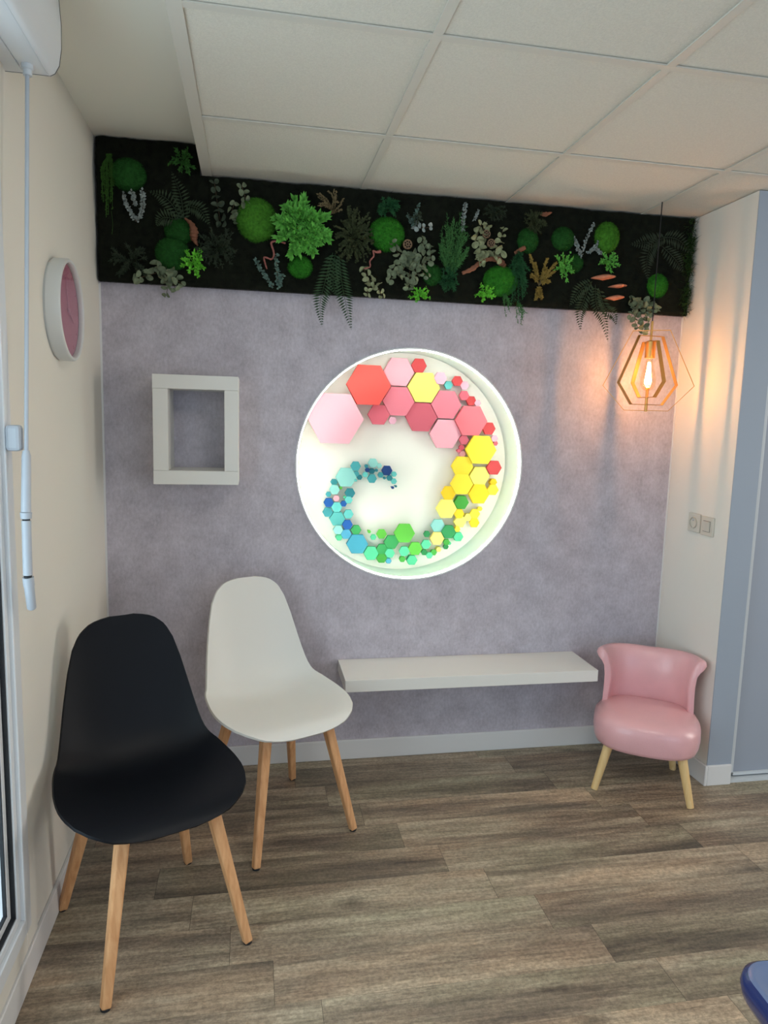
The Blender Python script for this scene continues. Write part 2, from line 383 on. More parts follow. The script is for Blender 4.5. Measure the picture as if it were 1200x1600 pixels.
# crank rod
M['rod'] = mat('grey_white_rod', rgb(176, 184, 194), 0.3)
cr = thing('shutter_crank_rod', 'slim grey crank rod hanging beside the window from the shutter box', 'crank rod', (.06, -1.02, 2.27))
P0 = Vector((.062, -1.030, 2.262)); P1 = Vector((.060, -1.140, 1.375)); P2 = Vector((.060, -1.158, 1.245)); P3 = Vector((.060, -1.163, 1.098)); P4 = Vector((.062, -1.150, 1.012))
q = MB(); q.tube([P0, P1], .0048, 12); q.build('rod', M['rod'], cr, smooth=40)
q = MB(); q.tube([P0+Vector((0, 0, .006)), P0-Vector((0, 0, .004)), P0-Vector((0, 0, .006)), P0-Vector((0, 0, .018))], [.013, .013, .010, .010], 14); q.build('swivel', M['alu'], cr, smooth=40)
q = MB(); q.tube([P1+Vector((0, .0, .012)), P1, P2], [.007, .010, .011], 14); q.build('upper_grip', M['rod'], cr, smooth=40)
q = MB(); q.tube([P2, P2.lerp(P3, .10)], [.013, .012], 14); q.tube([P2.lerp(P3, .13), P3], [.0105, .0105], 14); q.build('middle_section', M['rod'], cr, smooth=40)
q = MB(); q.tube([P2.lerp(P3, .10), P2.lerp(P3, .13)], [.0085, .0085], 12); q.build('joint', M['dark'], cr, smooth=40)
q = MB(); q.tube([P3, P3.lerp(P4, .06)], [.009, .009], 12); q.build('joint', M['dark'], cr, smooth=40)
q = MB(); q.tube([P3.lerp(P4, .06), P3.lerp(P4, .3)], [.0125, .0125], 14); q.tube([P3.lerp(P4, .3), P4.lerp(P3, .05), P4], [.0115, .0105, .007], 14); q.build('lower_grip', M['rod'], cr, smooth=40)
hc = tag(bx('rod_holder', (.018, -1.150, 1.385), (.050, -1.115, 1.445), M['rod'], None, .008), 'small grey rounded holder on the window frame beside the crank rod', 'holder')

# ------------------------------------------------------------------ clock
M['clock_body'] = mat('white_clock_case', rgb(214, 216, 214), 0.35)
M['clock_face'] = mat('mauve_clock_face', rgb(190, 118, 140), 0.4)
M['clock_glass'] = mat('clock_glass', (1, 1, 1, 1), 0.0)
nt = M['clock_glass'].node_tree; tr = nt.nodes.new('ShaderNodeBsdfTransparent'); gl = nt.nodes.new('ShaderNodeBsdfGlossy'); gl.inputs['Roughness'].default_value = 0.01
mx = nt.nodes.new('ShaderNodeMixShader')
mx.inputs[0].default_value = .14; nt.links.new(tr.outputs[0], mx.inputs[1]); nt.links.new(gl.outputs[0], mx.inputs[2]); nt.links.new(mx.outputs[0], nt.nodes['Material Output'].inputs[0])
KC = Vector((0, -.598, 1.778)); KR = .148
ck = thing('wall_clock', 'round white wall clock with mauve pink face on the left wall', 'clock', KC)
q = MB(); rows = []
for r, h in [(KR-.004, .0), (KR-.004, .005), (KR, .006), (KR, .040), (KR-.003, .045), (KR-.010, .045), (KR-.012, .042), (KR-.013, .030)]:
    rows.append([(h, KC.y+r*math.cos(2*PI*i/64), KC.z+r*math.sin(2*PI*i/64)) for i in range(65)])
q.grid(rows); q.build('case', M['clock_body'], ck, smooth=40)
q = MB(); q.lathe([(KR-.006, .001), (KR-.006, .003)], 64, 'x', KC); q.build('back_plate', M['dark'], ck, smooth=40)
q = MB(); q.lathe([(KR-.0125, .026), (KR-.0125, .029)], 64, 'x', KC); q.build('dial', M['clock_face'], ck, smooth=40)
q = MB()
M['hand'] = mat('pale_pink_hands', rgb(206, 150, 168), 0.4)
for k in range(12):
    a = 2*PI*k/12; d = Vector((0, math.sin(a), math.cos(a))); q = MB(); q.tube([KC+d*.112+Vector((.030, 0, 0)), KC+d*.124+Vector((.030, 0, 0))], .0012, 6)
    q.build('hour_mark', M['hand'], ck, smooth=0)
for nm, a, l, r in (('hour_hand', 2.05, .065, .0022), ('minute_hand', -.25, .095, .0017)):
    d = Vector((0, math.sin(a), math.cos(a))); q = MB(); q.tube([KC-d*.012+Vector((.033, 0, 0)), KC+d*l+Vector((.033, 0, 0))], [r, r*.6], 6); q.build(nm, M['hand'], ck)
q = MB(); q.lathe([(.005, .030), (.005, .036)], 16, 'x', KC); q.build('hub', M['hand'], ck)
q = MB(); q.lathe([(KR-.0125, .0395), (KR-.0125, .0405)], 64, 'x', KC); q.build('glass', M['clock_glass'], ck, smooth=40)

# ------------------------------------------------------------------ box shelf
bs = thing('wall_box_shelf', 'empty white rectangular box shelf hung on the lilac wall', 'shelf', (.367, 0, 1.222))
bd = .20
bx('top_board', (.214, -bd, 1.573), (.521, -.001, 1.624), M['laminate'], bs, .0012)
bx('bottom_board', (.214, -bd, 1.222), (.521, -.001, 1.273), M['laminate'], bs, .0012)
bx('side_board', (.2145, -bd+.0007, 1.2735), (.268, -.001, 1.5725), M['laminate'], bs, .0012)
bx('side_board', (.470, -bd+.0007, 1.2735), (.5205, -.001, 1.5725), M['laminate'], bs, .0012)
tag(bx('bench_shelf', (.937, -.252, .404), (2.018, -.001, .453), M['laminate'], None, .0015), 'long white floating shelf low on the wall between white chair and pink chair', 'shelf')

# ------------------------------------------------------------------ socket and switch
M['plate'] = mat('cream_switch_plastic', rgb(208, 202, 190), 0.35)
so = thing('wall_socket', 'square cream wall socket left of the light switch', 'socket', (W, -.213, 1.081))
bx('plate', (W-.009, -.253, 1.041), (W, -.173, 1.121), M['plate'], so, .003)
q = MB(); q.grid([[(W-h, -.213+r*math.cos(2*PI*i/32), 1.081+r*math.sin(2*PI*i/32)) for i in range(33)] for r, h in [(.025, .009), (.0235, .013), (.021, .013), (.0195, .003), (.001, .003)]]); q.build('socket_well', mat('socket_well', rgb(184, 178, 166), .5), so)
q = MB()
for dy in (-.0095, .0095): q.lathe([(.0028, -.0035), (.0028, -.0042)], 12, 'x', (W, -.213+dy, 1.081))
q.build('pin_hole', M['dark'], so)
q = MB(); q.tube([(W-.003, -.213, 1.092), (W-.016, -.213, 1.092)], .0024, 10); q.build('earth_pin', M['alu'], so)
sw = thing('light_switch', 'square cream rocker light switch right of the socket', 'switch', (W, -.302, 1.078))
bx('plate', (W-.009, -.342, 1.038), (W, -.262, 1.118), M['plate'], sw, .003)
q = MB(); q.prism([(-.325, 1.055), (-.279, 1.055), (-.279, 1.101), (-.325, 1.101)], 0, W-.010, W-.009); q.build('rocker_gap', mat('gap_grey', rgb(120, 116, 108), .6), sw)
q = MB(); q.add([(W-.009, -.323, 1.057), (W-.009, -.281, 1.057), (W-.009, -.281, 1.099), (W-.009, -.323, 1.099), (W-.011, -.323, 1.057), (W-.011, -.281, 1.057), (W-.017, -.281, 1.099), (W-.017, -.323, 1.099)],
                [(0, 1, 2, 3), (4, 7, 6, 5), (0, 4, 5, 1), (1, 5, 6, 2), (2, 6, 7, 3), (3, 7, 4, 0)]); q.build('rocker', M['plate'], sw, smooth=0, bevel=.001)

# ------------------------------------------------------------------ chairs
def wood(name, c1, c2):
    m = mat(name, c1, 0.45); nt = m.node_tree; L = nt.links; b = nt.nodes['Principled BSDF']
    tc = nt.nodes.new('ShaderNodeTexCoord'); mp = nt.nodes.new('ShaderNodeMapping'); mp.inputs['Scale'].default_value = (30, 30, 2.5)
    n = nt.nodes.new('ShaderNodeTexNoise'); n.inputs['Scale'].default_value = 2.5; n.inputs['Detail'].default_value = 6; n.inputs['Distortion'].default_value = 0.4
    r = nt.nodes.new('ShaderNodeValToRGB'); e = r.color_ramp.elements; e[0].position = .35; e[1].position = .65; e[0].color = c1; e[1].color = c2
    L.new(tc.outputs['Object'], mp.inputs['Vector']); L.new(mp.outputs[0], n.inputs['Vector']); L.new(n.outputs['Fac'], r.inputs['Fac']); L.new(r.outputs['Color'], b.inputs['Base Color'])
    return m
M['beech'] = wood('beech_wood', rgb(202, 146, 98), rgb(222, 170, 122))
M['pine'] = wood('pale_beech_wood', rgb(226, 188, 128), rgb(236, 204, 148))
M['black_shell'] = mat('black_plastic_shell', rgb(9, 12, 19), 0.5, spec=.22, bump=.05, bscale=600)
M['white_shell'] = mat('white_plastic_shell', rgb(222, 220, 214), 0.42, bump=.03, bscale=600)
def interp(tab, u):
    for (a, va), (b, vb) in zip(tab, tab[1:]):
        if u <= b:
            t = (u-a)/(b-a); t = max(0, t)
            return tuple(p+(r-p)*t for p, r in zip(va, vb)) if isinstance(va, tuple) else va+(vb-va)*t
    return tab[-1][1]
def smoothpath(pts, n=60):
    out = []
    P = [Vector(p) for p in pts]; P = [P[0]*2-P[1]]+P+[P[-1]*2-P[-2]]
    for i in range(1, len(P)-2):
        for k in range(12):
            t = k/12; a, b, c, d = P[i-1:i+3]
            out.append(0.5*((2*b)+(c-a)*t+(2*a-5*b+4*c-d)*t*t+(3*b-a-3*c+d)*t**3))
    out.append(P[-2]); return out
SHELL_PROF = [(-.246, .424), (-.230, .439), (-.19, .449), (-.08, .444), (.03, .432), (.10, .430), (.155, .448), (.195, .495), (.222, .568), (.248, .67), (.270, .776), (.281, .842), (.285, .860)]
SHELL_W = [(0, .055), (.006, .105), (.02, .155), (.05, .197), (.09, .224), (.14, .241), (.19, .248), (.25, .247), (.31, .240), (.38, .230), (.46, .216), (.55, .201), (.65, .184), (.74, .167), (.81, .149), (.855, .128), (.88, .102), (.893, .075), (.90, .035)]
def shell_mesh():
    path = smoothpath([(0, y, z) for y, z in SHELL_PROF]); L = [0]
    for a, b in zip(path, path[1:]): L.append(L[-1]+(b-a).length)
    T = L[-1]; q = MB(); rows = []
    us = [T*(0.5-0.5*math.cos(PI*i/44)) for i in range(45)]
    for u in us:
        k = max(i for i in range(len(L)) if L[i] <= u+1e-9); k = min(k, len(L)-2); t = (u-L[k])/(L[k+1]-L[k])
        c = path[k].lerp(path[k+1], t); tg = (path[k+1]-path[k]).normalized(); nn = Vector((0, -tg.z, tg.y))  # up on the seat, forward on the back
        un_ = u/T*.90; w_ = interp(SHELL_W, un_)
        curl = interp([(0, .004), (.06, .012), (.2, .030), (.35, .062), (.45, .068), (.6, .05), (.75, .035), (.9, .012)], un_)*(w_/.24)**1.2
        row = []
        for j in range(-14, 15):
            s = j/14; xs = math.sin(s*PI/2*.92)/math.sin(PI/2*.92)
            row.append(Matrix.Rotation(math.radians(-3.2), 3, 'Z') @ (c + Vector((w_*xs-.006+.02*max(0, c.y), 0, 0)) + nn*curl*abs(xs)**2.6))
        rows.append(row)
    q.grid(rows); return q
def leg(top, foot, r0, r1, n=4, bevel=.006):
    q = MB(); T, Fo = Vector(top), Vector(foot); q.tube([T, Fo], [r0, r1], n, sq=(1, 0, 0) if n == 4 else None); return q
def make_chair(label, loc, rz, mshell):
    t = thing('shell_chair', label, 'chair', loc, rz, 'plastic shell chairs with wooden legs')
    o = shell_mesh().build('seat_shell', mshell, t, local=True, smooth=80)
    sol = o.modifiers.new('thick', 'SOLIDIFY'); sol.thickness = .008; sol.offset = 0
    bvl = o.modifiers.new('bev', 'BEVEL'); bvl.width = .003; bvl.segments = 3; bvl.limit_method = 'ANGLE'; bvl.angle_limit = math.radians(50)
    for sx in (-1, 1):
        for fy in (-.220, .220):
            T = Vector((sx*.118, -.140 if fy < 0 else .120, .418)); Fo = Vector((sx*.195, fy, 0.004))
            lg = leg(T, Fo, .0245, .0175).build('leg', M['beech'], t, local=True, smooth=0, bevel=.005)
            q = MB(); d = (Fo-T).normalized(); q.tube([Fo-d*.003, Fo+Vector((0, 0, -.004))], [.013, .012], 12); q.build('foot_glide', M['dark'], lg, local=True)
    q = MB(); q.box((-.135, -.15, .392), (.135, -.115, .420)); q.box((-.135, .095, .392), (.135, .13, .420)); q.box((-.018, -.12, .395), (.018, .10, .418)); q.build('leg_mount', M['dark'], t, local=True, smooth=0, bevel=.003)
    return t
make_chair('black plastic shell chair with beech legs, nearest the left wall', (.292, -.936, 0), math.radians(26.8), M['black_shell'])
make_chair('white plastic shell chair with beech legs, behind the black chair', (.664, -.435, 0), math.radians(26.8), M['white_shell'])

# small pink armchair
def pink_mat():
    m = mat('sparkly_pink_leatherette', rgb(232, 176, 180), 0.3, var=.07, vscale=5); nt = m.node_tree; b = nt.nodes['Principled BSDF']
    tc = nt.nodes.new('ShaderNodeTexCoord'); v = nt.nodes.new('ShaderNodeTexVoronoi'); v.inputs['Scale'].default_value = 260
    bp = nt.nodes.new('ShaderNodeBump'); bp.inputs['Strength'].default_value = 0.35; bp.inputs['Distance'].default_value = 0.001
    nt.links.new(tc.outputs['Object'], v.inputs['Vector']); nt.links.new(v.outputs['Distance'], bp.inputs['Height']); nt.links.new(bp.outputs['Normal'], b.inputs['Normal'])
    b.inputs['Coat Weight'].default_value = 0.5; b.inputs['Coat Roughness'].default_value = 0.3
    return m
M['pink'] = pink_mat()
pk = thing('kids_armchair', 'small pink leatherette low chair with curved back beside the right wall', 'armchair', (2.195, -.352, 0), math.radians(-31))
def sup(a, rx, ryf, ryb, p=2.6):
    c, s_ = math.cos(a), math.sin(a); ry = ryb if s_ > 0 else ryf
    return (rx*math.copysign(abs(c)**(2/p), c), ry*math.copysign(abs(s_)**(2/p), s_))
q = MB(); rows = []; NN = 72
for ins, z in [(.18, .198), (.06, .194), (.018, .192), (.005, .198), (.0, .212), (-.004, .245), (-.003, .275), (.002, .298), (.012, .314), (.028, .325), (.06, .334), (.11, .340), (.17, .343)]:
    rows.append([(lambda p: (p[0]*(1+.002*math.sin(i*2.3)), p[1], z - (z > .29)*(.004+.05*(p[1]+.2))))(sup(2*PI*i/NN, .205-ins, .212-ins, .190-ins, 2.8)) for i in range(NN+1)])
q.grid(rows); q.f.append(tuple(range(NN))); e0 = (len(rows)-1)*(NN+1); q.f.append(tuple(e0+j for j in range(NN)))
q.build('seat', M['pink'], pk, local=True, smooth=80)
q = MB()
rows = []
# (outward offset, height): inner face upwards, over the rolled rim, outer face down
prof = [(-.010, .235), (-.010, .30), (-.016, .36), (-.020, .41), (-.016, .455), (-.006, .490), (.004, .518), (.016, .535), (.032, .539), (.045, .531), (.049, .515), (.042, .500), (.028, .489), (.014, .470), (.008, .43), (.008, .37), (.012, .30), (.014, .235), (.004, .228)]
A0, A1 = math.radians(6), math.radians(174); NA = 56
for i in range(NA+1):
    t = i/NA; a = A0+(A1-A0)*t; e = min(t, 1-t)*2
    cx, cy = sup(a, .171, .17, .158, 2.6); nx, ny = math.cos(a), math.sin(a)
    rnd = math.sqrt(max(0, 1-(1-min(1, (e+.01)/.05))**2))
    mid = sum(p[0] for p in prof)/len(prof)
    rows.append([(cx+nx*(mid+(o_-mid)*(.35+.65*rnd)), cy+ny*(mid+(o_-mid)*(.35+.65*rnd))+.012, z-.012*(1-rnd)*(z > .4)-.014*e*(z > .44)) for o_, z in prof])
rows = [list(r)+[r[0]] for r in rows]
q.grid(rows); q.f.append(tuple(range(len(prof)))); e0 = NA*(len(prof)+1); q.f.append(tuple(e0+j for j in range(len(prof))))
o = q.build('backrest', M['pink'], pk, local=True, smooth=70)
for (tx, ty, fx, fy) in ((-.135, -.13, -.182, -.158), (.135, -.13, .182, -.158), (-.12, .10, -.155, .150), (.10, .10, .128, .158)):
    q = MB(); q.tube([(tx, ty, .205), (fx, fy, .002)], [.0195, .0135], 20); lg = q.build('leg', M['pine'], pk, local=True, smooth=50)

# ------------------------------------------------------------------ blue plastic seat at the lower right
M['blue'] = mat('navy_blue_plastic', rgb(28, 44, 96), 0.22, coat=.4)
M['blue_top'] = mat('grey_blue_plastic', rgb(104, 122, 160), 0.25, coat=.3)
bc = thing('blue_stool', 'blue glossy plastic seat corner poking in at the lower right', 'stool', (1.690, -2.030, 0), math.radians(-5))
def rr(hx, hy, r, n=8):
    out = []
    for cx, cy, a0 in ((hx-r, hy-r, 0), (-hx+r, hy-r, PI/2), (-hx+r, -hy+r, PI), (hx-r, -hy+r, 1.5*PI)):
        for k in range(n+1): a = a0+PI/2*k/n; out.append((cx+r*math.cos(a), cy+r*math.sin(a)))
    return out
q = MB(); rows = []
for ins, z in ((.030, .395), (.012, .400), (.004, .415), (.0, .435), (.003, .450), (.010, .456)):
    p = rr(.22-ins, .22-ins, .06-ins*.5); rows.append([(x, y, z) for x, y in p]+[(p[0][0], p[0][1], z)])
q.grid(rows); q.f.append(tuple(range(36))); q.build('rim', M['blue'], bc, local=True, smooth=60)
q = MB(); rows = []
for ins, z in ((.010, .4555), (.016, .459), (.022, .456), (.036, .450), (.10, .445), (.19, .443)):
    p = rr(.22-ins, .22-ins, max(.012, .06-ins*.5)); rows.append([(x, y, z) for x, y in p]+[(p[0][0], p[0][1], z)])
q.grid(rows); q.f.append(tuple(range(5*37, 5*37+36))); q.build('seat', M['blue_top'], bc, local=True, smooth=60)
for sx in (-1, 1):
    for sy in (-1, 1):
        q = MB(); q.tube([(sx*.15, sy*.15, .405), (sx*.19, sy*.19, 0.001)], [.022, .016], 16); q.build('leg', M['blue'], bc, local=True, smooth=50)

# ------------------------------------------------------------------ pendant lamp
M['brass'] = mat('brushed_brass', rgb(206, 160, 92), 0.32, metal=0.85)
M['cord'] = mat('black_cord', rgb(16, 14, 14), 0.6)
LX, LY = 2.175, -.204
lp = thing('pendant_lamp', 'brass geometric cage pendant lamp with glowing bulb near the right wall', 'lamp', (LX, LY, HC))
q = MB(); q.tube([(LX+.004, LY, HC), (LX, LY, 1.905)], .0022, 8); q.build('cord', M['cord'], lp)
q = MB(); q.tube([(LX, LY, 1.91), (LX, LY, 1.826)], .0048, 12); q.build('stem', M['brass'], lp, smooth=50)
q = MB(); q.tube([(LX, LY, 1.832), (LX, LY, 1.828), (LX, LY, 1.762)], [.012, .0205, .0205], 24); q.build('socket', M['brass'], lp, smooth=40)
q = MB(); q.tube([(LX, LY, 1.640), (LX, LY, 1.545)], .0062, 12); q.build('bottom_rod', M['brass'], lp, smooth=50)
q = MB(); q.tube([(LX, LY, 1.642), (LX, LY, 1.636)], .009, 12); q.tube([(LX, LY, 1.64), (LX, LY, 1.60)], .002, 6); q.build('finial', M['brass'], lp, smooth=50)
def cage(hw_t, hw_m, hw_b, zt, zm, zb, ang, wd, th=.0022):
    pts = [(-hw_t, zt), (hw_t, zt), (hw_m, zm), (hw_b, zb), (-hw_b, zb), (-hw_m, zm)]
    def inset(pts, d):
        out = []; n = len(pts)
        for i in range(n):
            a, b, c = Vector(pts[i-1]), Vector(pts[i]), Vector(pts[(i+1) % n])
            n1 = (b-a).normalized(); n2 = (c-b).normalized(); m1 = Vector((n1.y, -n1.x)); m2 = Vector((n2.y, -n2.x)); bi = (m1+m2).normalized()
            out.append(b+bi*(d/bi.dot(m1)))
        return out
    inn = inset(pts, th); q = MB(); n = 6; ca, sa = math.cos(ang), math.sin(ang)
    def P(u, z, d): return (LX+u*ca-d*sa, LY+u*sa+d*ca, z)
    vs = []
    for u, z in pts: vs += [P(u, z, -wd/2), P(u, z, wd/2)]
    for u, z in inn: vs += [P(u, z, -wd/2), P(u, z, wd/2)]
    fs = []
    for i in range(n):
        j = (i+1) % n; a, b, c, d = 2*i, 2*i+1, 2*j+1, 2*j
        fs += [(a, b, c, d), (a+12, d+12, c+12, b+12), (a, d, d+12, a+12), (b, b+12, c+12, c)]
    q.add(vs, fs); return q
a0 = math.radians(-31)
cage(.072, .178, .086, 1.874, 1.650, 1.548, a0, .014).build('outer_cage', M['brass'], lp, smooth=0)
cage(.056, .140, .074, 1.852, 1.658, 1.572, a0+math.radians(36), .018).build('middle_cage', M['brass'], lp, smooth=0)
cage(.040, .090, .044, 1.830, 1.665, 1.602, a0-math.radians(47), .019).build('inner_cage', M['brass'], lp, smooth=0)
M['bulb'] = mat('bulb_glass', (1, 1, 1, 1), 0.0)
nt = M['bulb'].node_tree; tr = nt.nodes.new('ShaderNodeBsdfTransparent'); tr.inputs[0].default_value = (1, .93, .82, 1); gl = nt.nodes.new('ShaderNodeBsdfGlossy'); gl.inputs['Roughness'].default_value = 0.02
mx = nt.nodes.new('ShaderNodeMixShader'); mx.inputs[0].default_value = 0.08
nt.links.new(tr.outputs[0], mx.inputs[1]); nt.links.new(gl.outputs[0], mx.inputs[2]); nt.links.new(mx.outputs[0], nt.nodes['Material Output'].inputs[0])
M['filament'] = mat('glowing_filament', (1, .8, .4, 1), emit=(1.0, 0.62, 0.22, 1), estr=60)
q = MB(); q.lathe([(.012, 1.766), (.013, 1.750), (.018, 1.730), (.026, 1.700), (.0300, 1.675), (.029, 1.655), (.022, 1.638), (.010, 1.630), (.001, 1.629)], 28, 'z', (LX, LY, 0)); bo = q.build('bulb', M['bulb'], lp, smooth=80)
q = MB()
for k in range(8):
    a = 2*PI*k/8; c, s_ = math.cos(a), math.sin(a); q.tube([(LX+.004*c, LY+.004*s_, 1.745), (LX+.007*c, LY+.007*s_, 1.715), (LX+.013*c, LY+.013*s_, 1.668), (LX+.010*c, LY+.010*s_, 1.655)], .0016, 6)
q.build('filament', M['filament'], bo)
l = bpy.data.lights.new('bulb_light', 'POINT'); l.energy = 6.5; l.color = (1.0, .43, .17); l.shadow_soft_size = .012
lo = bpy.data.objects.new('bulb_light', l); C.objects.link(lo); lo.location = (0, 0, 1.69-HC); lo.parent = lp

# ------------------------------------------------------------------ hexagon artwork in the niche
HC_ = {'lpink': (238, 168, 180), 'coral': (222, 78, 70), 'pink': (226, 120, 136), 'rose': (206, 92, 108), 'drose': (198, 72, 88), 'red': (200, 60, 62), 'salmon': (226, 108, 118), 'ppink': (230, 170, 188),
       'pyel': (240, 226, 110), 'yel': (242, 214, 50), 'dyel': (240, 196, 20), 'cyel': (244, 222, 120), 'green': (66, 160, 56), 'dgreen': (38, 136, 74), 'bgreen': (92, 184, 60), 'mint': (84, 198, 146), 'mgreen': (52, 156, 84),
       'aqua': (96, 188, 182), 'paqua': (140, 200, 192), 'teal': (60, 150, 156), 'dteal': (34, 122, 132), 'tblue': (58, 148, 172), 'blue': (10, 84, 160), 'navy': (10, 56, 118), 'lblue': (84, 168, 200)}
NAMES = {'lpink': 'light pink', 'coral': 'coral red', 'pink': 'mid pink', 'rose': 'rose pink', 'drose': 'deep rose', 'red': 'red', 'salmon': 'salmon pink', 'ppink': 'pale pink', 'pyel': 'pale yellow', 'yel': 'yellow', 'dyel': 'deep yellow', 'cyel': 'cream yellow',
         'green': 'green', 'dgreen': 'dark green', 'bgreen': 'bright green', 'mint': 'mint green', 'mgreen': 'mid green', 'aqua': 'aqua', 'paqua': 'pale aqua', 'teal': 'teal', 'dteal': 'dark teal', 'tblue': 'teal blue', 'blue': 'royal blue', 'navy': 'navy blue', 'lblue': 'light blue'}
HM = {k: mat('foam_'+NAMES[k].replace(' ', '_'), rgb(*v), 0.7) for k, v in HC_.items()}
HX = '''215,380,280,lpink 388,205,222,coral 545,137,155,lpink 650,104,78,red 675,218,165,pyel 543,290,160,pink 440,360,110,rose 512,390,40,ppink 662,372,160,rose 792,308,155,pink
787,460,160,lpink 922,392,165,salmon 762,170,66,ppink 803,206,44,aqua 850,184,54,red 887,208,46,ppink 885,260,52,rose 922,288,52,red 955,300,34,ppink 1014,432,68,red
1043,484,36,ppink 1048,509,26,rose 884,492,50,rose 872,531,30,drose 858,548,20,rose 877,564,34,lpink 973,543,158,yel 1041,636,78,red 876,630,112,yel 873,722,115,yel
965,680,105,pyel 962,773,108,dyel 805,768,76,dyel 793,850,105,pyel 871,817,75,green 859,876,52,dyel 863,918,64,pyel 1035,752,58,yel 1037,712,38,dyel 941,876,52,yel
905,895,42,pyel 938,923,52,dyel 968,850,24,yel 850,957,30,yel 748,938,72,paqua 744,1005,72,cyel 804,970,74,dgreen 855,996,50,mint 691,982,34,dgreen 793,1024,34,green
790,1048,28,dgreen 808,1030,18,mint 752,1062,28,cyel 726,1078,32,green 704,1093,34,mint 677,1077,32,dgreen 686,1036,50,mint 630,1058,72,bgreen 573,1072,54,mint 613,1118,54,mint
563,1113,32,green 574,978,105,bgreen 506,1024,76,mgreen 455,982,52,bgreen 412,998,30,mint 391,970,16,bgreen 456,1060,56,mgreen 498,1082,50,mint 455,1107,54,green 491,1122,30,lblue
400,1082,76,mint 328,1034,108,tblue 322,960,52,mgreen 277,933,52,blue 270,982,54,lblue 233,1000,34,mint 228,960,50,paqua 224,903,78,aqua 282,878,50,aqua 174,868,52,teal
179,818,50,blue 221,842,54,aqua 257,824,32,blue 219,796,34,lpink 178,775,28,teal 210,750,52,paqua 208,712,34,teal 270,686,105,paqua 290,768,52,dteal 283,804,40,aqua
242,742,16,bgreen 320,628,52,teal 340,686,28,dteal 323,668,30,teal 410,612,50,paqua 376,628,20,dteal 381,648,24,navy 405,654,30,dteal 370,672,28,aqua 405,693,48,teal
443,626,26,paqua 450,674,30,teal 483,651,54,navy 497,690,30,dteal 520,670,28,aqua 519,707,30,aqua 513,740,14,navy 529,733,12,dteal 428,650,16,dteal 470,690,14,dteal
262,790,14,mint 320,702,14,aqua'''.split()
HX = [(lambda a: (float(a[0]), float(a[1]), float(a[2]), a[3]))(h.split(',')) for h in HX]
HX.sort(key=lambda h: -h[2])
art = thing('hexagon_artwork', 'swirl of coloured foam hexagons inside the round lit niche', 'wall art', (NX, ND, NZ))
rh = random.Random(3); rest = {}
# neighbouring blocks get different depths, so overlapping pieces never share a plane
for i, (cx, cy, ww, ck_) in enumerate(HX):
    base_h = {0: .075, 1: .070}.get(i, .018+.022*rh.random()+.014*min(1, ww/160)) + .00007*i
    c = at(460+cx/3.3333, 540+cy/3.3333, ND-base_h)
    r = 1.06*ww/2/3.3333 * (c-CAM).dot(Fw)/FPX
    th = .012+r*.12 if base_h > .03 else base_h
    q = MB(); pts = [(c.x+r*math.cos(PI/3*k-.01), c.z+r*math.sin(PI/3*k-.01)) for k in range(6)]
    q.prism(pts, 1, ND-base_h, ND-base_h+min(th, base_h-.0005))
    if th < base_h-.001: q.tube([(c.x, ND-base_h+th-.001, c.z), (c.x, ND, c.z)], r*.45, 8)
    if i < 100:
        o = q.build('hexagon_block', HM[ck_], art, origin=(c.x, ND-base_h/2, c.z), smooth=0, bevel=.0008); o['label'] = NAMES[ck_]+' hexagon'
    else: rest.setdefault('x', []).append((q, ck_))
q = MB(); ms = []; slots = []
for qq, ck_ in rest['x']:
    if ck_ not in ms: ms.append(ck_)
    slots += [ms.index(ck_)]*len(qq.f); q.add(qq.v, qq.f)
o = q.build('tiny_hexagons', HM[ms[0]], art, smooth=0)
for k in ms[1:]: o.data.materials.append(HM[k])
for p, s_ in zip(o.data.polygons, slots): p.material_index = s_
o['kind'] = 'stuff'; o['label'] = 'tiniest hexagons in blue, teal and green'

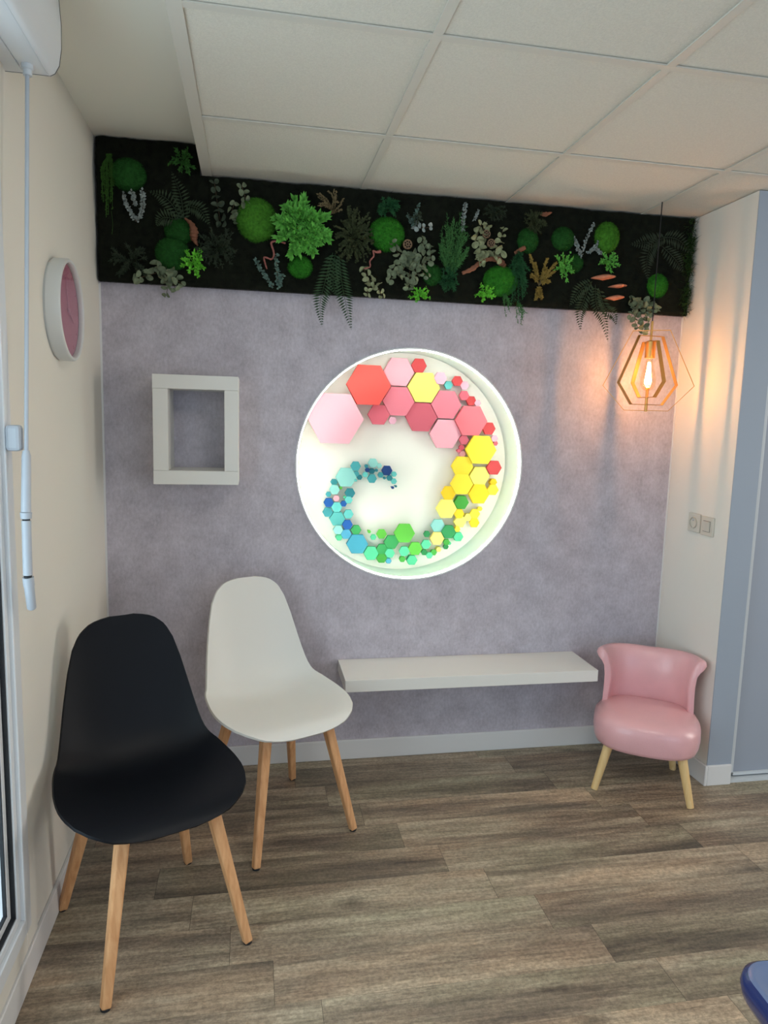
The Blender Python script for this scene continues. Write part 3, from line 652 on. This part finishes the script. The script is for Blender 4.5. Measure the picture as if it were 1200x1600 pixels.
# ------------------------------------------------------------------ moss wall
PY = -.045                                 # front of the moss
def plant_mat(name, c, rough=.7, var=.25, vs=60): return mat(name, rgb(*c), rough, var=var, vscale=vs, spec=.25)
G = {'moss': plant_mat('dark_moss', (15, 19, 9), .95, .5, 40), 'moss_edge': plant_mat('green_moss', (38, 66, 26), .9, .3),
     'ball_d': plant_mat('dark_cushion_moss', (32, 84, 30), .9, .3, 90), 'ball_m': plant_mat('cushion_moss', (44, 116, 28), .9, .3, 90), 'ball_b': plant_mat('bright_cushion_moss', (66, 124, 34), .9, .3, 90),
     'lichen_b': plant_mat('bright_green_foliage', (104, 180, 76), .7), 'lichen_l': plant_mat('lime_foliage', (110, 196, 60), .7), 'lichen_d': plant_mat('dim_green_foliage', (60, 112, 48), .7),
     'euc': plant_mat('grey_green_leaf', (112, 124, 98), .6), 'euc_d': plant_mat('dark_grey_green_leaf', (64, 76, 60), .6), 'euc_l': plant_mat('pale_sage_leaf', (146, 152, 116), .6),
     'silver': plant_mat('silver_leaf', (150, 160, 156), .6), 'silver_t': plant_mat('frosted_teal_leaf', (96, 122, 112), .6),
     'fern': plant_mat('dark_fern', (46, 62, 40), .6), 'fern_g': plant_mat('green_fern', (44, 70, 42), .6), 'fern_k': plant_mat('blackish_fern', (42, 54, 38), .6),
     'maiden': plant_mat('olive_brown_fern', (58, 66, 40), .7), 'gold': plant_mat('golden_brown_flower', (142, 120, 58), .8), 'tan': plant_mat('tan_twig', (120, 106, 76), .8),
     'grass': plant_mat('green_grass_leaf', (62, 112, 58), .7), 'grass_d': plant_mat('deep_green_leaf', (34, 84, 48), .7), 'amar': plant_mat('hanging_green', (56, 96, 34), .8),
     'bark': plant_mat('red_brown_bark', (130, 86, 66), .8, .25, 30), 'fung': plant_mat('salmon_fungus', (200, 132, 104), .8, .15, 40), 'twig': plant_mat('pink_brown_twig', (158, 98, 90), .7), 'stem': plant_mat('brown_stem', (82, 66, 48), .8),
     'pod': plant_mat('seed_pod', (138, 112, 88), .8), 'pod_d': plant_mat('pod_hole', (40, 30, 24), .9)}
mp_ = thing('moss_wall_panel', 'long dark green moss panel along the top of the lilac wall', 'moss panel', (W/2, 0, 1.966))
ZB, NXC, NZC = 1.966, 230, 48
def fz(p, s=1.0): return noise.noise(Vector(p)*s)
q = MB(); idx = {}
def gv(i, j):
    if (i, j) in idx: return idx[(i, j)]
    x = .008+(W-.016)*i/NXC; z = ZB+(HU-.004-ZB)*j/NZC
    edge = 1.0 if (i in (0, NXC) or j == 0) else 0
    y = PY + .012*fz((x*9, 0, z*9)) + .007*fz((x*40, 3, z*40)) + (.008 if edge else 0)
    q.v.append(Vector((x, y, z))); idx[(i, j)] = len(q.v)-1; return idx[(i, j)]
JT = int((HC-.004-ZB)/(HU-.004-ZB)*NZC)
for i in range(NXC):
    xm = .008+(W-.016)*(i+.5)/NXC
    for j in range(NZC):
        if xm > GX-.022 and j >= JT: continue
        q.f.append((gv(i, j), gv(i+1, j), gv(i+1, j+1), gv(i, j+1)))
mo = q.build('moss', G['moss'], mp_, smooth=80)
mo['label'] = 'dark green moss surface'
q = MB(); q.box((.006, PY+.016, ZB+.003), (GX-.022, -.001, HU-.006)); q.box((GX-.022, PY+.016, ZB+.003), (W-.006, -.001, HC-.006)); q.build('backing_board', M['cord'], mp_, smooth=0)
def blade(q, b, d, L, w_):
    d = Vector(d).normalized(); s_ = d.cross(Vector((random.gauss(0, 1), random.gauss(0, 1), random.gauss(0, 1)))).normalized()*w_
    b = Vector(b); q.add([b-s_, b+s_, b+d*L], [(0, 1, 2)])
q = MB(); q2 = MB()
for k in range(9000):
    x = random.uniform(.01, W-.012); z = random.uniform(ZB+.003, HU-.006)
    if x > GX-.03 and z > HC-.008: continue
    blade(q, (x, PY+.004, z), (random.gauss(0, .7), -1, random.gauss(-.2, .7)), random.uniform(.008, .02), .0011)
for k in range(1500):
    x = random.uniform(.01, W-.012); blade(q, (x, PY+random.uniform(0, .03), ZB+.004), (random.gauss(0, .5), random.gauss(-.5, .5), -1), random.uniform(.003, .009), .001)
q.build('moss_tufts', G['moss'], mp_, smooth=0, fix=False)
for k in range(1300):
    z = random.uniform(ZB, HC-.02); dens = .35+.65*(fz((0, 1, z*14)) > -.05)
    if random.random() > dens: continue
    b = Vector((W-.012-abs(random.gauss(0, .02)), PY-random.uniform(-.015, .02), z))
    d = Vector((random.gauss(.15, .4), random.gauss(-.8, .4), random.gauss(-.1, .7)))
    L = random.uniform(.012, .045)
    if b.x+d.normalized().x*L > W-.002: d.x = -abs(d.x)*.2
    blade(q2, b, d, L, .0012)
q2.build('edge_grass', G['moss_edge'], mp_, smooth=0, fix=False)['label'] = 'brighter green grass tufts on the right end'

def P(px, py, out=.0): return at(px, py, PY-out)
MPX = .00265
def one(name, q, m, label, cat, org, group=None, smooth=0):
    return tag(q.build(name, m, origin=org, smooth=smooth, fix=False), label, cat, group)
# cushion moss balls
def ball(px, py, rx, rz, m, label):
    c = P(px, py, .004); rx *= MPX; rz *= MPX; q = MB(); rows = []
    sx = random.uniform(0, 50)
    for i in range(13):
        th = PI/2*i/12; row = []
        for j in range(33):
            a = 2*PI*j/32; d = Vector((math.sin(th)*math.cos(a), -math.cos(th)*.72, math.sin(th)*math.sin(a)))
            k = 1+.07*noise.noise(d*2.3+Vector((sx, 0, 0))) + .03*noise.noise(d*9+Vector((sx, 0, 0)))
            row.append(c+Vector((d.x*rx*k, d.y*min(rx, rz)*k, d.z*rz*k)))
        rows.append(row)
    for r in rows: r[-1] = r[0]
    q.grid(rows)
    for k in range(int(2200*rx/.06)):
        a = random.uniform(0, 2*PI); th = math.acos(random.uniform(0, 1)); d = Vector((math.sin(th)*math.cos(a), -math.cos(th)*.72, math.sin(th)*math.sin(a)))
        b = c+Vector((d.x*rx, d.y*min(rx, rz), d.z*rz)); blade(q, b, d+Vector((random.gauss(0, .4), random.gauss(0, .4), random.gauss(0, .4))), random.uniform(.004, .009), .0007)
    one('moss_ball', q, G[m], label, 'moss', c, 'cushion moss balls on the moss wall', 60)
for b in [(201, 274, 23, 21, 'ball_d', 'dark green moss ball at upper left, beside the hanging strands'),
          (281, 362, 20, 16, 'ball_d', 'dark moss ball behind the curved bark piece'),
          (270, 397, 23, 22, 'ball_d', 'dark moss ball above the lower left eucalyptus'),
          (401, 345, 28, 30, 'ball_b', 'large green moss ball left of the big bright bush'),
          (469, 418, 17, 15, 'ball_m', 'small moss ball right below the big bright bush'),
          (604, 367, 26, 24, 'ball_m', 'green moss ball above the curly twig, left of the seed pod'),
          (675, 430, 14, 15, 'ball_d', 'small dark moss ball above the lime tuft below the eucalyptus cluster'),
          (824, 377, 16, 18, 'ball_d', 'small dark moss ball beside the short wood stub'),
          (879, 374, 18, 17, 'ball_d', 'dark moss ball above the bright foliage right of the golden flower'),
          (947, 372, 20, 23, 'ball_b', 'bright oval moss ball beside the silver twig at right'),
          (781, 440, 27, 22, 'ball_m', 'wide green moss mound below the branching bark'),
          (1026, 447, 17, 18, 'ball_m', 'green moss ball behind the black lamp cord'),
          (898, 412, 12, 13, 'ball_d', 'small dark moss ball behind the bright foliage')]: ball(*b)
# lobed bright foliage
def leaf(q, b, d, nrm, L, w_, fold=.2):
    d = Vector(d).normalized(); nrm = Vector(nrm); s_ = d.cross(nrm)
    if s_.length < 1e-4: return
    s_.normalize(); n2 = s_.cross(d)
    b = Vector(b); m = b+d*L*.5
    q.add([b, m+s_*w_+n2*fold*w_, b+d*L, m-s_*w_+n2*fold*w_, m], [(0, 4, 1), (1, 4, 2), (2, 4, 3), (3, 4, 0)])
def tuft(px, py, wx, wz, m, label, lobes=14, out=.02, dens=1.0):
    c = P(px, py, out); hx, hz = wx*MPX/2, wz*MPX/2; q = MB(); st = MB()
    for k in range(lobes):
        a = 2*PI*(k*.618)+random.uniform(-.2, .2); rr_ = (.35+.65*(k/lobes))**.8
        tip = Vector((hx*rr_*math.cos(a)*.82, -.03*(1-rr_)-random.uniform(0, .015), hz*rr_*math.sin(a)*.82))
        st.tube([c, c+tip*.9], [.0016, .001], 5)
        ls = .30*min(hx, hz)
        for t in range(int(26*dens)):
            f = random.uniform(.35, 1.12); base = c+tip*f
            d = tip.normalized()*.8+Vector((random.gauss(0, .75), random.gauss(-.35, .5), random.gauss(0, .75)))
            leaf(q, base, d, (random.gauss(0, .4), -1, random.gauss(.2, .4)), ls*random.uniform(.5, 1.0), ls*.2)
    t = thing('foliage_tuft', label, 'plant', P(px, py), 0, 'bright foliage tufts on the moss wall')
    q.build('leaves', G[m], t, smooth=0, fix=False); st.build('stems', G[m], t, smooth=0, fix=False)
tuft(471, 357, 92, 92, 'lichen_b', 'large bright green bushy tuft, biggest on the moss wall', 30, .03, 2.0)
tuft(302, 410, 44, 46, 'lichen_l', 'lime green tuft at lower left below the curved bark', 12, .03)
tuft(285, 253, 46, 40, 'lichen_d', 'dim green tuft at the top left below the ceiling', 12)
tuft(655, 461, 42, 32, 'lichen_l', 'lime tuft on the lower edge below the round-leaf cluster', 11, .035)
tuft(757, 459, 36, 38, 'lichen_l', 'lime star-shaped tuft left of the green moss mound', 10, .035)
tuft(881, 417, 40, 52, 'lichen_b', 'bright green tuft just right of the golden flower', 13, .03)
tuft(950, 409, 48, 36, 'lichen_b', 'bright green tuft above the shelf fungi', 12, .03)
# eucalyptus: stem with round leaves
def disc(q, c, nrm, r):
    nrm = Vector(nrm).normalized(); a_ = nrm.orthogonal().normalized(); b_ = nrm.cross(a_); an0 = random.uniform(0, 2*PI); a_, b_ = a_*math.cos(an0)+b_*math.sin(an0), b_*math.cos(an0)-a_*math.sin(an0)
    cup = random.uniform(.15, .55); el = random.uniform(.72, .95); vs = [c-nrm*r*.05]
    for k in range(10):
        an = 2*PI*k/10; rr_ = r*(1+.22*max(0, math.cos(an))**3); u, v = math.cos(an)*rr_, math.sin(an)*rr_*el
        vs.append(c+a_*u+b_*v+nrm*(cup*v*v/r-.15*u*u/r))
    q.add(vs, [(0, 1+k, 1+(k+1) % 10) for k in range(10)])
def spline(pts, n=8):
    P_ = [Vector(p) for p in pts]
    if len(P_) == 2: return [P_[0].lerp(P_[1], i/n) for i in range(n+1)]
    P_ = [P_[0]*2-P_[1]]+P_+[P_[-1]*2-P_[-2]]; out = []
    for i in range(1, len(P_)-2):
        a, b, c, d = P_[i-1:i+3]
        for k in range(n):
            t = k/n; out.append(0.5*((2*b)+(c-a)*t+(2*a-5*b+4*c-d)*t*t+(3*b-a-3*c+d)*t**3))
    out.append(P_[-2]); return out
def euc(stems, m, label, r=4.2, step=7.0, group='round-leaved sprigs on the moss wall'):
    o = stems[0][0]; t = thing('eucalyptus_sprig', label, 'plant', P(o[0], o[1]), 0, group); q = MB(); st = MB()
    for pts in stems:
        pl = spline([P(x, y, .012+.012*i) for i, (x, y) in enumerate(pts)], 8); st.tube(pl, .0011, 5)
        L = sum((b-a).length for a, b in zip(pl, pl[1:])); n = max(3, int(L/(step*MPX)))
        for k in range(n+1):
            f = k/n*(len(pl)-1); i = min(int(f), len(pl)-2); c = pl[i].lerp(pl[i+1], f-i); tg = (pl[i+1]-pl[i]).normalized(); sd = tg.cross(Vector((0, -1, 0))).normalized()
            rr_ = r*MPX*(1.1-.35*k/n)*random.uniform(.85, 1.15)
            for s_ in (-1, 1):
                disc(q, c+sd*s_*rr_*random.uniform(.7, 1.2)+Vector((0, -random.uniform(.002, .014), 0)), (random.gauss(0, .8), -1, random.gauss(.15, .8)), rr_*1.15)
    q.build('leaves', G[m], t, smooth=0, fix=False); st.build('stems', G['stem'], t, smooth=0, fix=False)
euc([[(240, 418), (262, 432), (275, 452)], [(255, 415), (262, 440), (260, 462)], [(262, 425), (285, 445)], [(250, 425), (225, 432), (212, 436)]], 'euc', 'grey-green round-leaved sprig drooping over the lower left edge', 5, 9)
euc([[(372, 345), (385, 322), (378, 290)], [(372, 345), (362, 335), (366, 318)]], 'euc', 'grey round-leaved sprig left of the large moss ball, reaching up', 4.4, 8)
euc([[(345, 350), (340, 320), (335, 285)]], 'euc_d', 'dim purple-grey leaved sprig just under the ceiling corner', 4.2, 9)
euc([[(640, 405), (622, 395), (612, 380)], [(640, 405), (662, 390), (658, 374)], [(640, 405), (670, 410), (672, 385)], [(640, 405), (615, 420), (608, 440)], [(640, 405), (640, 435), (637, 452)], [(640, 405), (655, 420), (668, 432)], [(640, 405), (628, 425), (624, 432)], [(645, 400), (650, 425), (645, 442)]], 'euc', 'large cluster of grey round leaves around one seed pod', 4.6, 8)
euc([[(568, 420), (577, 440), (573, 462)], [(580, 440), (592, 452), (597, 464)]], 'euc_l', 'pale round-leaved sprig near the lower edge, below the curly twig', 4.2, 8)
euc([[(752, 400), (744, 378), (752, 350)], [(770, 400), (780, 378), (786, 358)], [(755, 405), (748, 402), (752, 412)], [(775, 400), (784, 392), (776, 406)], [(748, 372), (756, 358), (762, 352)]], 'euc_l', 'pale sage sprig framing two seed pods above the bark', 4.8, 9)
euc([[(985, 470), (1000, 480), (1020, 490)], [(990, 468), (990, 485), (985, 497)], [(1005, 470), (1012, 485), (1010, 500)], [(995, 480), (1005, 505), (1003, 520)], [(1000, 480), (992, 500), (997, 512)], [(1010, 478), (1026, 484)]], 'euc', 'grey-green sprig drooping over the edge beside the lamp cord', 4.6, 8)
euc([[(648, 352), (656, 357), (672, 355)]], 'silver', 'short row of whitish round leaves above the seed pod cluster', 3.6, 8)
# silvery bottlebrush twigs
def brush(paths, m, label, r=7):
    o = paths[0][0]; t = thing('silver_twig', label, 'plant', P(o[0], o[1]), 0, 'frosted twigs on the moss wall'); q = MB(); st = MB()
    for pts in paths:
        pl = spline([P(x, y, .02) for x, y in pts], 10); st.tube(pl, .0014, 5)
        for i in range(len(pl)-1):
            for k in range(4):
                b = pl[i].lerp(pl[i+1], random.random()); d = Vector((random.gauss(0, 1), random.gauss(-.4, .7), random.gauss(0, 1)))
                leaf(q, b, d, (random.gauss(0, .6), -1, random.gauss(0, .6)), r*MPX*random.uniform(.5, .85), r*MPX*.26)
    q.build('leaves', G[m], t, smooth=0, fix=False); st.build('stem', G['stem'], t, smooth=0, fix=False)
brush([[(192, 300), (200, 325), (214, 347)], [(222, 297), (223, 325), (216, 345)], [(205, 298), (212, 320)]], 'silver', 'silver-white V-shaped twig below the upper left moss ball')
brush([[(400, 407), (412, 428), (427, 449)], [(431, 397), (433, 425), (436, 450)], [(441, 430), (436, 446)]], 'silver_t', 'frosted grey-teal twig pair below the curly pink twig')
brush([[(654, 320), (648, 338)], [(638, 335), (644, 350)], [(650, 335), (646, 352)]], 'silver_t', 'small grey frosted sprig under the ceiling above the big leaf cluster', 6)
brush([[(727, 318), (724, 340), (722, 362)]], 'silver', 'upright frosted white twig under the ceiling, left of the pods')
brush([[(748, 328), (741, 344)]], 'silver', 'tiny white twig tip right of the upright frosted twig', 5)
brush([[(927, 349), (917, 372), (907, 402)], [(898, 372), (902, 385), (907, 400)], [(937, 376), (926, 390), (918, 396)], [(940, 396), (930, 388)]], 'silver', 'silver-white twig leaning beside the bright oval moss ball', 6)
# ferns
def frond(pts, m, wid, parent, n=22):
    pl = spline(pts, 12); q = MB(); q.tube(pl, [.0014*(1-.7*i/(len(pl)-1)) for i in range(len(pl))], 5)
    L = len(pl)-1; n = max(12, int(sum((b-a).length for a, b in zip(pl, pl[1:]))/(4.5*MPX)))
    for k in range(n):
        t = .06+.94*k/n; f = t*L; i = min(int(f), L-1); c = pl[i].lerp(pl[i+1], f-i); tg = (pl[i+1]-pl[i]).normalized(); sd = tg.cross(Vector((0, -1, 0))).normalized()
        ln = wid*MPX*(math.sin(PI*min(1, .18+t*.55)))*(1-t**3)**.8 + .002
        if t > .5: ln = wid*MPX*(1.03-t)*1.9*.95
        for s_ in (-1, 1):
            d = sd*s_+tg*.38+Vector((0, random.uniform(-.1, .15), -.06))
            leaf(q, c, d, (0, -1, 0), max(ln, .002), .0042*(1.1-.5*t), .3)
    q.build('frond', G[m], parent, smooth=0, fix=False)
def fern(name_label, fr_, m='fern', wid=15):
    o = fr_[0][0]; t = thing('fern', name_label, 'fern', P(o[0], o[1]), 0, 'ferns on the moss wall')
    for pts in fr_: frond([P(x, y, .012+.030*math.sin(PI*.8*i/(len(pts)-1))) for i, (x, y) in enumerate(pts)], m, wid, t)
fern('dark fern fan of four fronds at upper left', [[(285, 345), (262, 312), (232, 298)], [(282, 345), (256, 340), (244, 353)], [(288, 345), (282, 305), (268, 268)], [(290, 320), (312, 328), (328, 352)]], 'fern', 14)
fern('pair of fern fronds hanging below the moss edge right of the big bush', [[(520, 395), (508, 440), (500, 475), (503, 510)], [(530, 398), (534, 440), (541, 478), (549, 515)], [(524, 395), (520, 430), (524, 462)]], 'fern_g', 16)
fern('dark fern arching over the lamp cord at upper right', [[(1040, 372), (1015, 378), (985, 382)], [(1030, 372), (1012, 400), (1012, 438)], [(1035, 370), (1060, 375), (1082, 398)], [(1035, 385), (1055, 405), (1068, 425)]], 'fern_k', 17)
fern('fern hanging below the moss edge beneath the shelf fungi', [[(925, 440), (912, 470), (906, 492), (907, 517)], [(930, 445), (932, 475), (943, 500), (950, 534)], [(935, 450), (945, 480), (958, 492), (963, 508)], [(925, 440), (905, 455), (890, 478)]], 'fern', 14)
# lacy / feathery plants
def lacy(px, py, wx, wz, m, label, n=26, L=.3, lf=.010, up=0, name='lacy_sprig', org=None, out=.02):
    c0 = P(px, py, .004); t = thing(name, label, 'plant', c0, 0, 'feathery sprigs on the moss wall'); q = MB(); st = MB()
    hx, hz = wx*MPX/2, wz*MPX/2; o = c0+Vector((0, -.004, 0)) if org is None else P(org[0], org[1], .008)
    for k in range(n):
        a = random.uniform(0, 2*PI); r_ = math.sqrt(random.uniform(.15, 1))
        tip = c0+Vector((hx*r_*math.cos(a), -random.uniform(.01, .045), hz*r_*math.sin(a)))
        mid = o.lerp(tip, .5)+Vector((random.gauss(0, .006), -.01, random.gauss(.004, .006))); pl = spline([o, mid, tip], 6); st.tube(pl, .0006, 3, False)
        for i in range(3, len(pl)-1):
            for j in range(4):
                b = pl[i].lerp(pl[i+1], random.random()); tg = (pl[i+1]-pl[i]).normalized(); d = tg+Vector((random.gauss(0, .8), random.gauss(-.2, .4), random.gauss(0, .8)))
                leaf(q, b, d, (random.gauss(0, .4), -1, random.gauss(0, .4)), lf*random.uniform(.5, 1.1), lf*L*.5)
    q.build('leaves', G[m], t, smooth=0, fix=False); st.build('stems', G[m], t, smooth=0, fix=False)
lacy(552, 372, 62, 92, 'maiden', 'olive-brown lacy fern between big bush and green moss ball', 70, .9, .009, name='maidenhair_fern')
lacy(515, 318, 46, 34, 'tan', 'pale tan lacy sprig under the ceiling beside the big bush', 22, .7, .007, org=(520, 334))
lacy(606, 328, 38, 30, 'grass_d', 'dark green feathery tuft above the green moss ball', 30, .25, .014)
lacy(706, 378, 48, 84, 'grass', 'tall green feathery sprig in the middle of the moss wall', 60, .14, .016, org=(700, 430))
lacy(700, 440, 34, 44, 'grass_d', 'dark green feathery sprig right of the small dark moss ball', 30, .16, .014)
lacy(806, 440, 32, 90, 'grass_d', 'deep green needle sprig left of the golden flower', 46, .16, .014, org=(806, 400))
lacy(812, 497, 14, 30, 'grass', 'thin green needle tip hanging lowest under the moss edge', 7, .18, .012, org=(808, 470))
lacy(788, 480, 14, 34, 'grass', 'short green needle tip hanging below the moss mound', 7, .18, .011, org=(786, 455))
lacy(832, 352, 34, 40, 'maiden', 'olive grassy sprig above the short wood stub', 26, .18, .014)
lacy(340, 390, 60, 60, 'fern_k', 'blackish sprig right of the lime tuft at left', 40, .2, .014)
lacy(205, 410, 60, 50, 'fern_k', 'blackish sprig in the lower left corner of the moss wall', 30, .2, .014)
lacy(770, 335, 40, 24, 'fern_k', 'blackish sprig under the ceiling above the two pods', 24, .2, .012)
lacy(650, 300+45, 20, 20, 'euc_d', 'tiny dim sprig behind the small frosted sprig', 10, .5, .008)
# golden flower spikes
t = thing('golden_flower', 'golden brown dried flower spray in the right part of the moss wall', 'plant', P(844, 455)); q = MB(); st = MB()
for (x, y) in ((828, 400), (836, 412), (855, 405), (868, 412), (866, 425), (858, 440), (846, 466), (838, 468), (830, 430), (853, 420)):
    pl = spline([P(842, 446, .01), P(842+(x-842)*.5, 446+(y-446)*.5-2, .025), P(x, y, .03)], 8); st.tube(pl, .0008, 4)
    for i in range(4, len(pl)-1):
        for k in range(15): leaf(q, pl[i].lerp(pl[i+1], random.random()), (random.gauss(0, 1)+(x-842)*.04, random.gauss(-.3, .6), random.gauss(.2, 1)-(y-446)*.04), (random.gauss(0, .4), -1, 0), random.uniform(.006, .013), .0026)
q.build('flower_spikes', G['gold'], t, smooth=0, fix=False); st.build('stems', G['tan'], t, smooth=0, fix=False)
# hanging amaranth strands
t = thing('hanging_strands', 'bunch of thin green hanging strands at the far upper left', 'plant', P(170, 242)); q = MB(); 
for k in range(20):
    x = 158+random.uniform(0, 19); top = P(170+random.uniform(-3, 4), 240, .008); end = P(x+random.uniform(-2, 3), random.uniform(262, 340), .02)
    pl = spline([top, P(x, 262, .025), end], 8); q.tube(pl, .0008, 3, False)
    for i in range(len(pl)-1):
        for j in range(5): leaf(q, pl[i].lerp(pl[i+1], random.random()), (random.gauss(0, .8), random.gauss(-.3, .3), -.7), (0, -1, 0), .006, .0012)
pl = spline([P(174, 330, .02), P(176, 350, .015), P(175, 366, .01)], 6); q.tube(pl, .0007, 3, False)
q.build('strands', G['amar'], t, smooth=0, fix=False)
# pods
for px, py, lb in ((634, 385, 'round holed seed pod in the big grey leaf cluster'), (756, 369, 'upper of two holed seed pods above the bark'), (763, 383, 'lower of two holed seed pods above the bark')):
    c = P(px, py, .0); r_ = .019 if px < 700 else .0165; t = thing('seed_pod', lb, 'seed pod', c, 0, 'lotus seed pods'); cc = Vector((c.x, c.y, c.z))
    q = MB(); q.lathe([(r_*.3, .004), (r_*.8, -.018), (r_, -.034), (r_*.95, -.038), (r_*.85, -.036)], 20, 'y', cc); q.build('pod', G['pod'], t, smooth=40)
    q = MB()
    for k in range(8):
        a = 2*PI*k/7; rr_ = 0 if k == 7 else r_*.56; q.lathe([(r_*.19, -.0362), (r_*.19, -.0372)], 10, 'y', cc+Vector((rr_*math.cos(a), 0, rr_*math.sin(a))))
    q.build('holes', G['pod_d'], t)
# bark and wood
def wood_piece(name, paths, m, label, cat='bark', out=.02, group=None, n=8):
    o = paths[0][0]; q = MB()
    for pts in paths:
        pl = spline([P(x, y, out+.01*math.sin(i)) for i, (x, y, r) in enumerate(pts)], 6); rs_ = []
        for k in range(len(pl)):
            f = k/6; i = min(int(f), len(pts)-2); rs_.append((pts[i][2]+(pts[i+1][2]-pts[i][2])*(f-i))*MPX*(1+.15*math.sin(k*2.1)))
        q.tube(pl, rs_, n)
    return one(name, q, G[m], label, cat, P(o[0], o[1], out), group, 50)
wood_piece('bark_piece', [[(289, 341, 1.2), (299, 350, 3.5), (303, 362, 6), (303, 372, 5), (309, 384, 1)]], 'bark', 'curved orange-brown bark strip above the lime tuft at left', n=6)
wood_piece('bark_piece', [[(722, 427, 2.5), (738, 420, 4), (752, 409, 3), (765, 405, 3.2), (778, 406, 5), (786, 415, 5), (786, 420, 2)]], 'bark', 'arched brown bark branch below the two seed pods', n=6)
wood_piece('wood_stub', [[(804, 396, 2.5), (812, 391, 3.4), (820, 387, 3.4)]], 'bark', 'short round wood stub left of the small dark moss ball', 'wood')
wood_piece('bark_piece', [[(843, 334, 1.5), (852, 335, 4), (862, 332, 1)]], 'bark', 'small brown bark chip just under the ceiling', n=6)
wood_piece('curly_twig', [[(446, 380, 1.3), (434, 377, 1.4), (424, 379, 1.4), (427, 391, 1.4), (428, 399, 1.3), (424, 405, 1.3), (413, 402, 1.3), (414, 411, 1.2), (417, 420, .9)]], 'twig', 'wavy pinkish twig between large moss ball and big bush', 'twig', .03)
wood_piece('curly_twig', [[(594, 393, 2.4), (588, 394, 1.6), (583, 392, 1.2), (584, 400, 1.2), (578, 408, 1.2), (578, 417, 1.1), (568, 420, .8)]], 'twig', 'thin curved twig below the green moss ball', 'twig', .03)
def fungus(x0_, x1_, y, h, label):
    a, b = P(x0_, y+1.5), P(x1_, y); L = (b-a).length/2; c = (a+b)/2; ax = (b-a).normalized(); q = MB(); rows = []
    for j in range(13):
        ph = PI*j/12-PI/2; row = []        # -90 top .. +90 bottom
        for i in range(25):
            an = PI*i/24; rad = math.cos(ph)**.7; thick = (.25+.75*math.sin(an)**.6)
            row.append(c+ax*(-L*math.cos(an)*rad)+Vector((0, .006-.042*math.sin(an)*rad*(1+.08*math.sin(5*an)), -h*MPX*.5*math.sin(ph)*thick)))
        rows.append(row)
    q.grid(rows); tag(q.build('shelf_fungus', G['fung'], origin=c, smooth=70, fix=True), label, 'fungus', 'shelf fungi at the right of the moss wall')
fungus(923, 962, 433, 9, 'largest salmon shelf fungus, top of the three')
fungus(950, 979, 447, 6.5, 'thin salmon shelf fungus, middle of the three')
fungus(945, 975, 465, 8, 'salmon shelf fungus, lowest of the three')
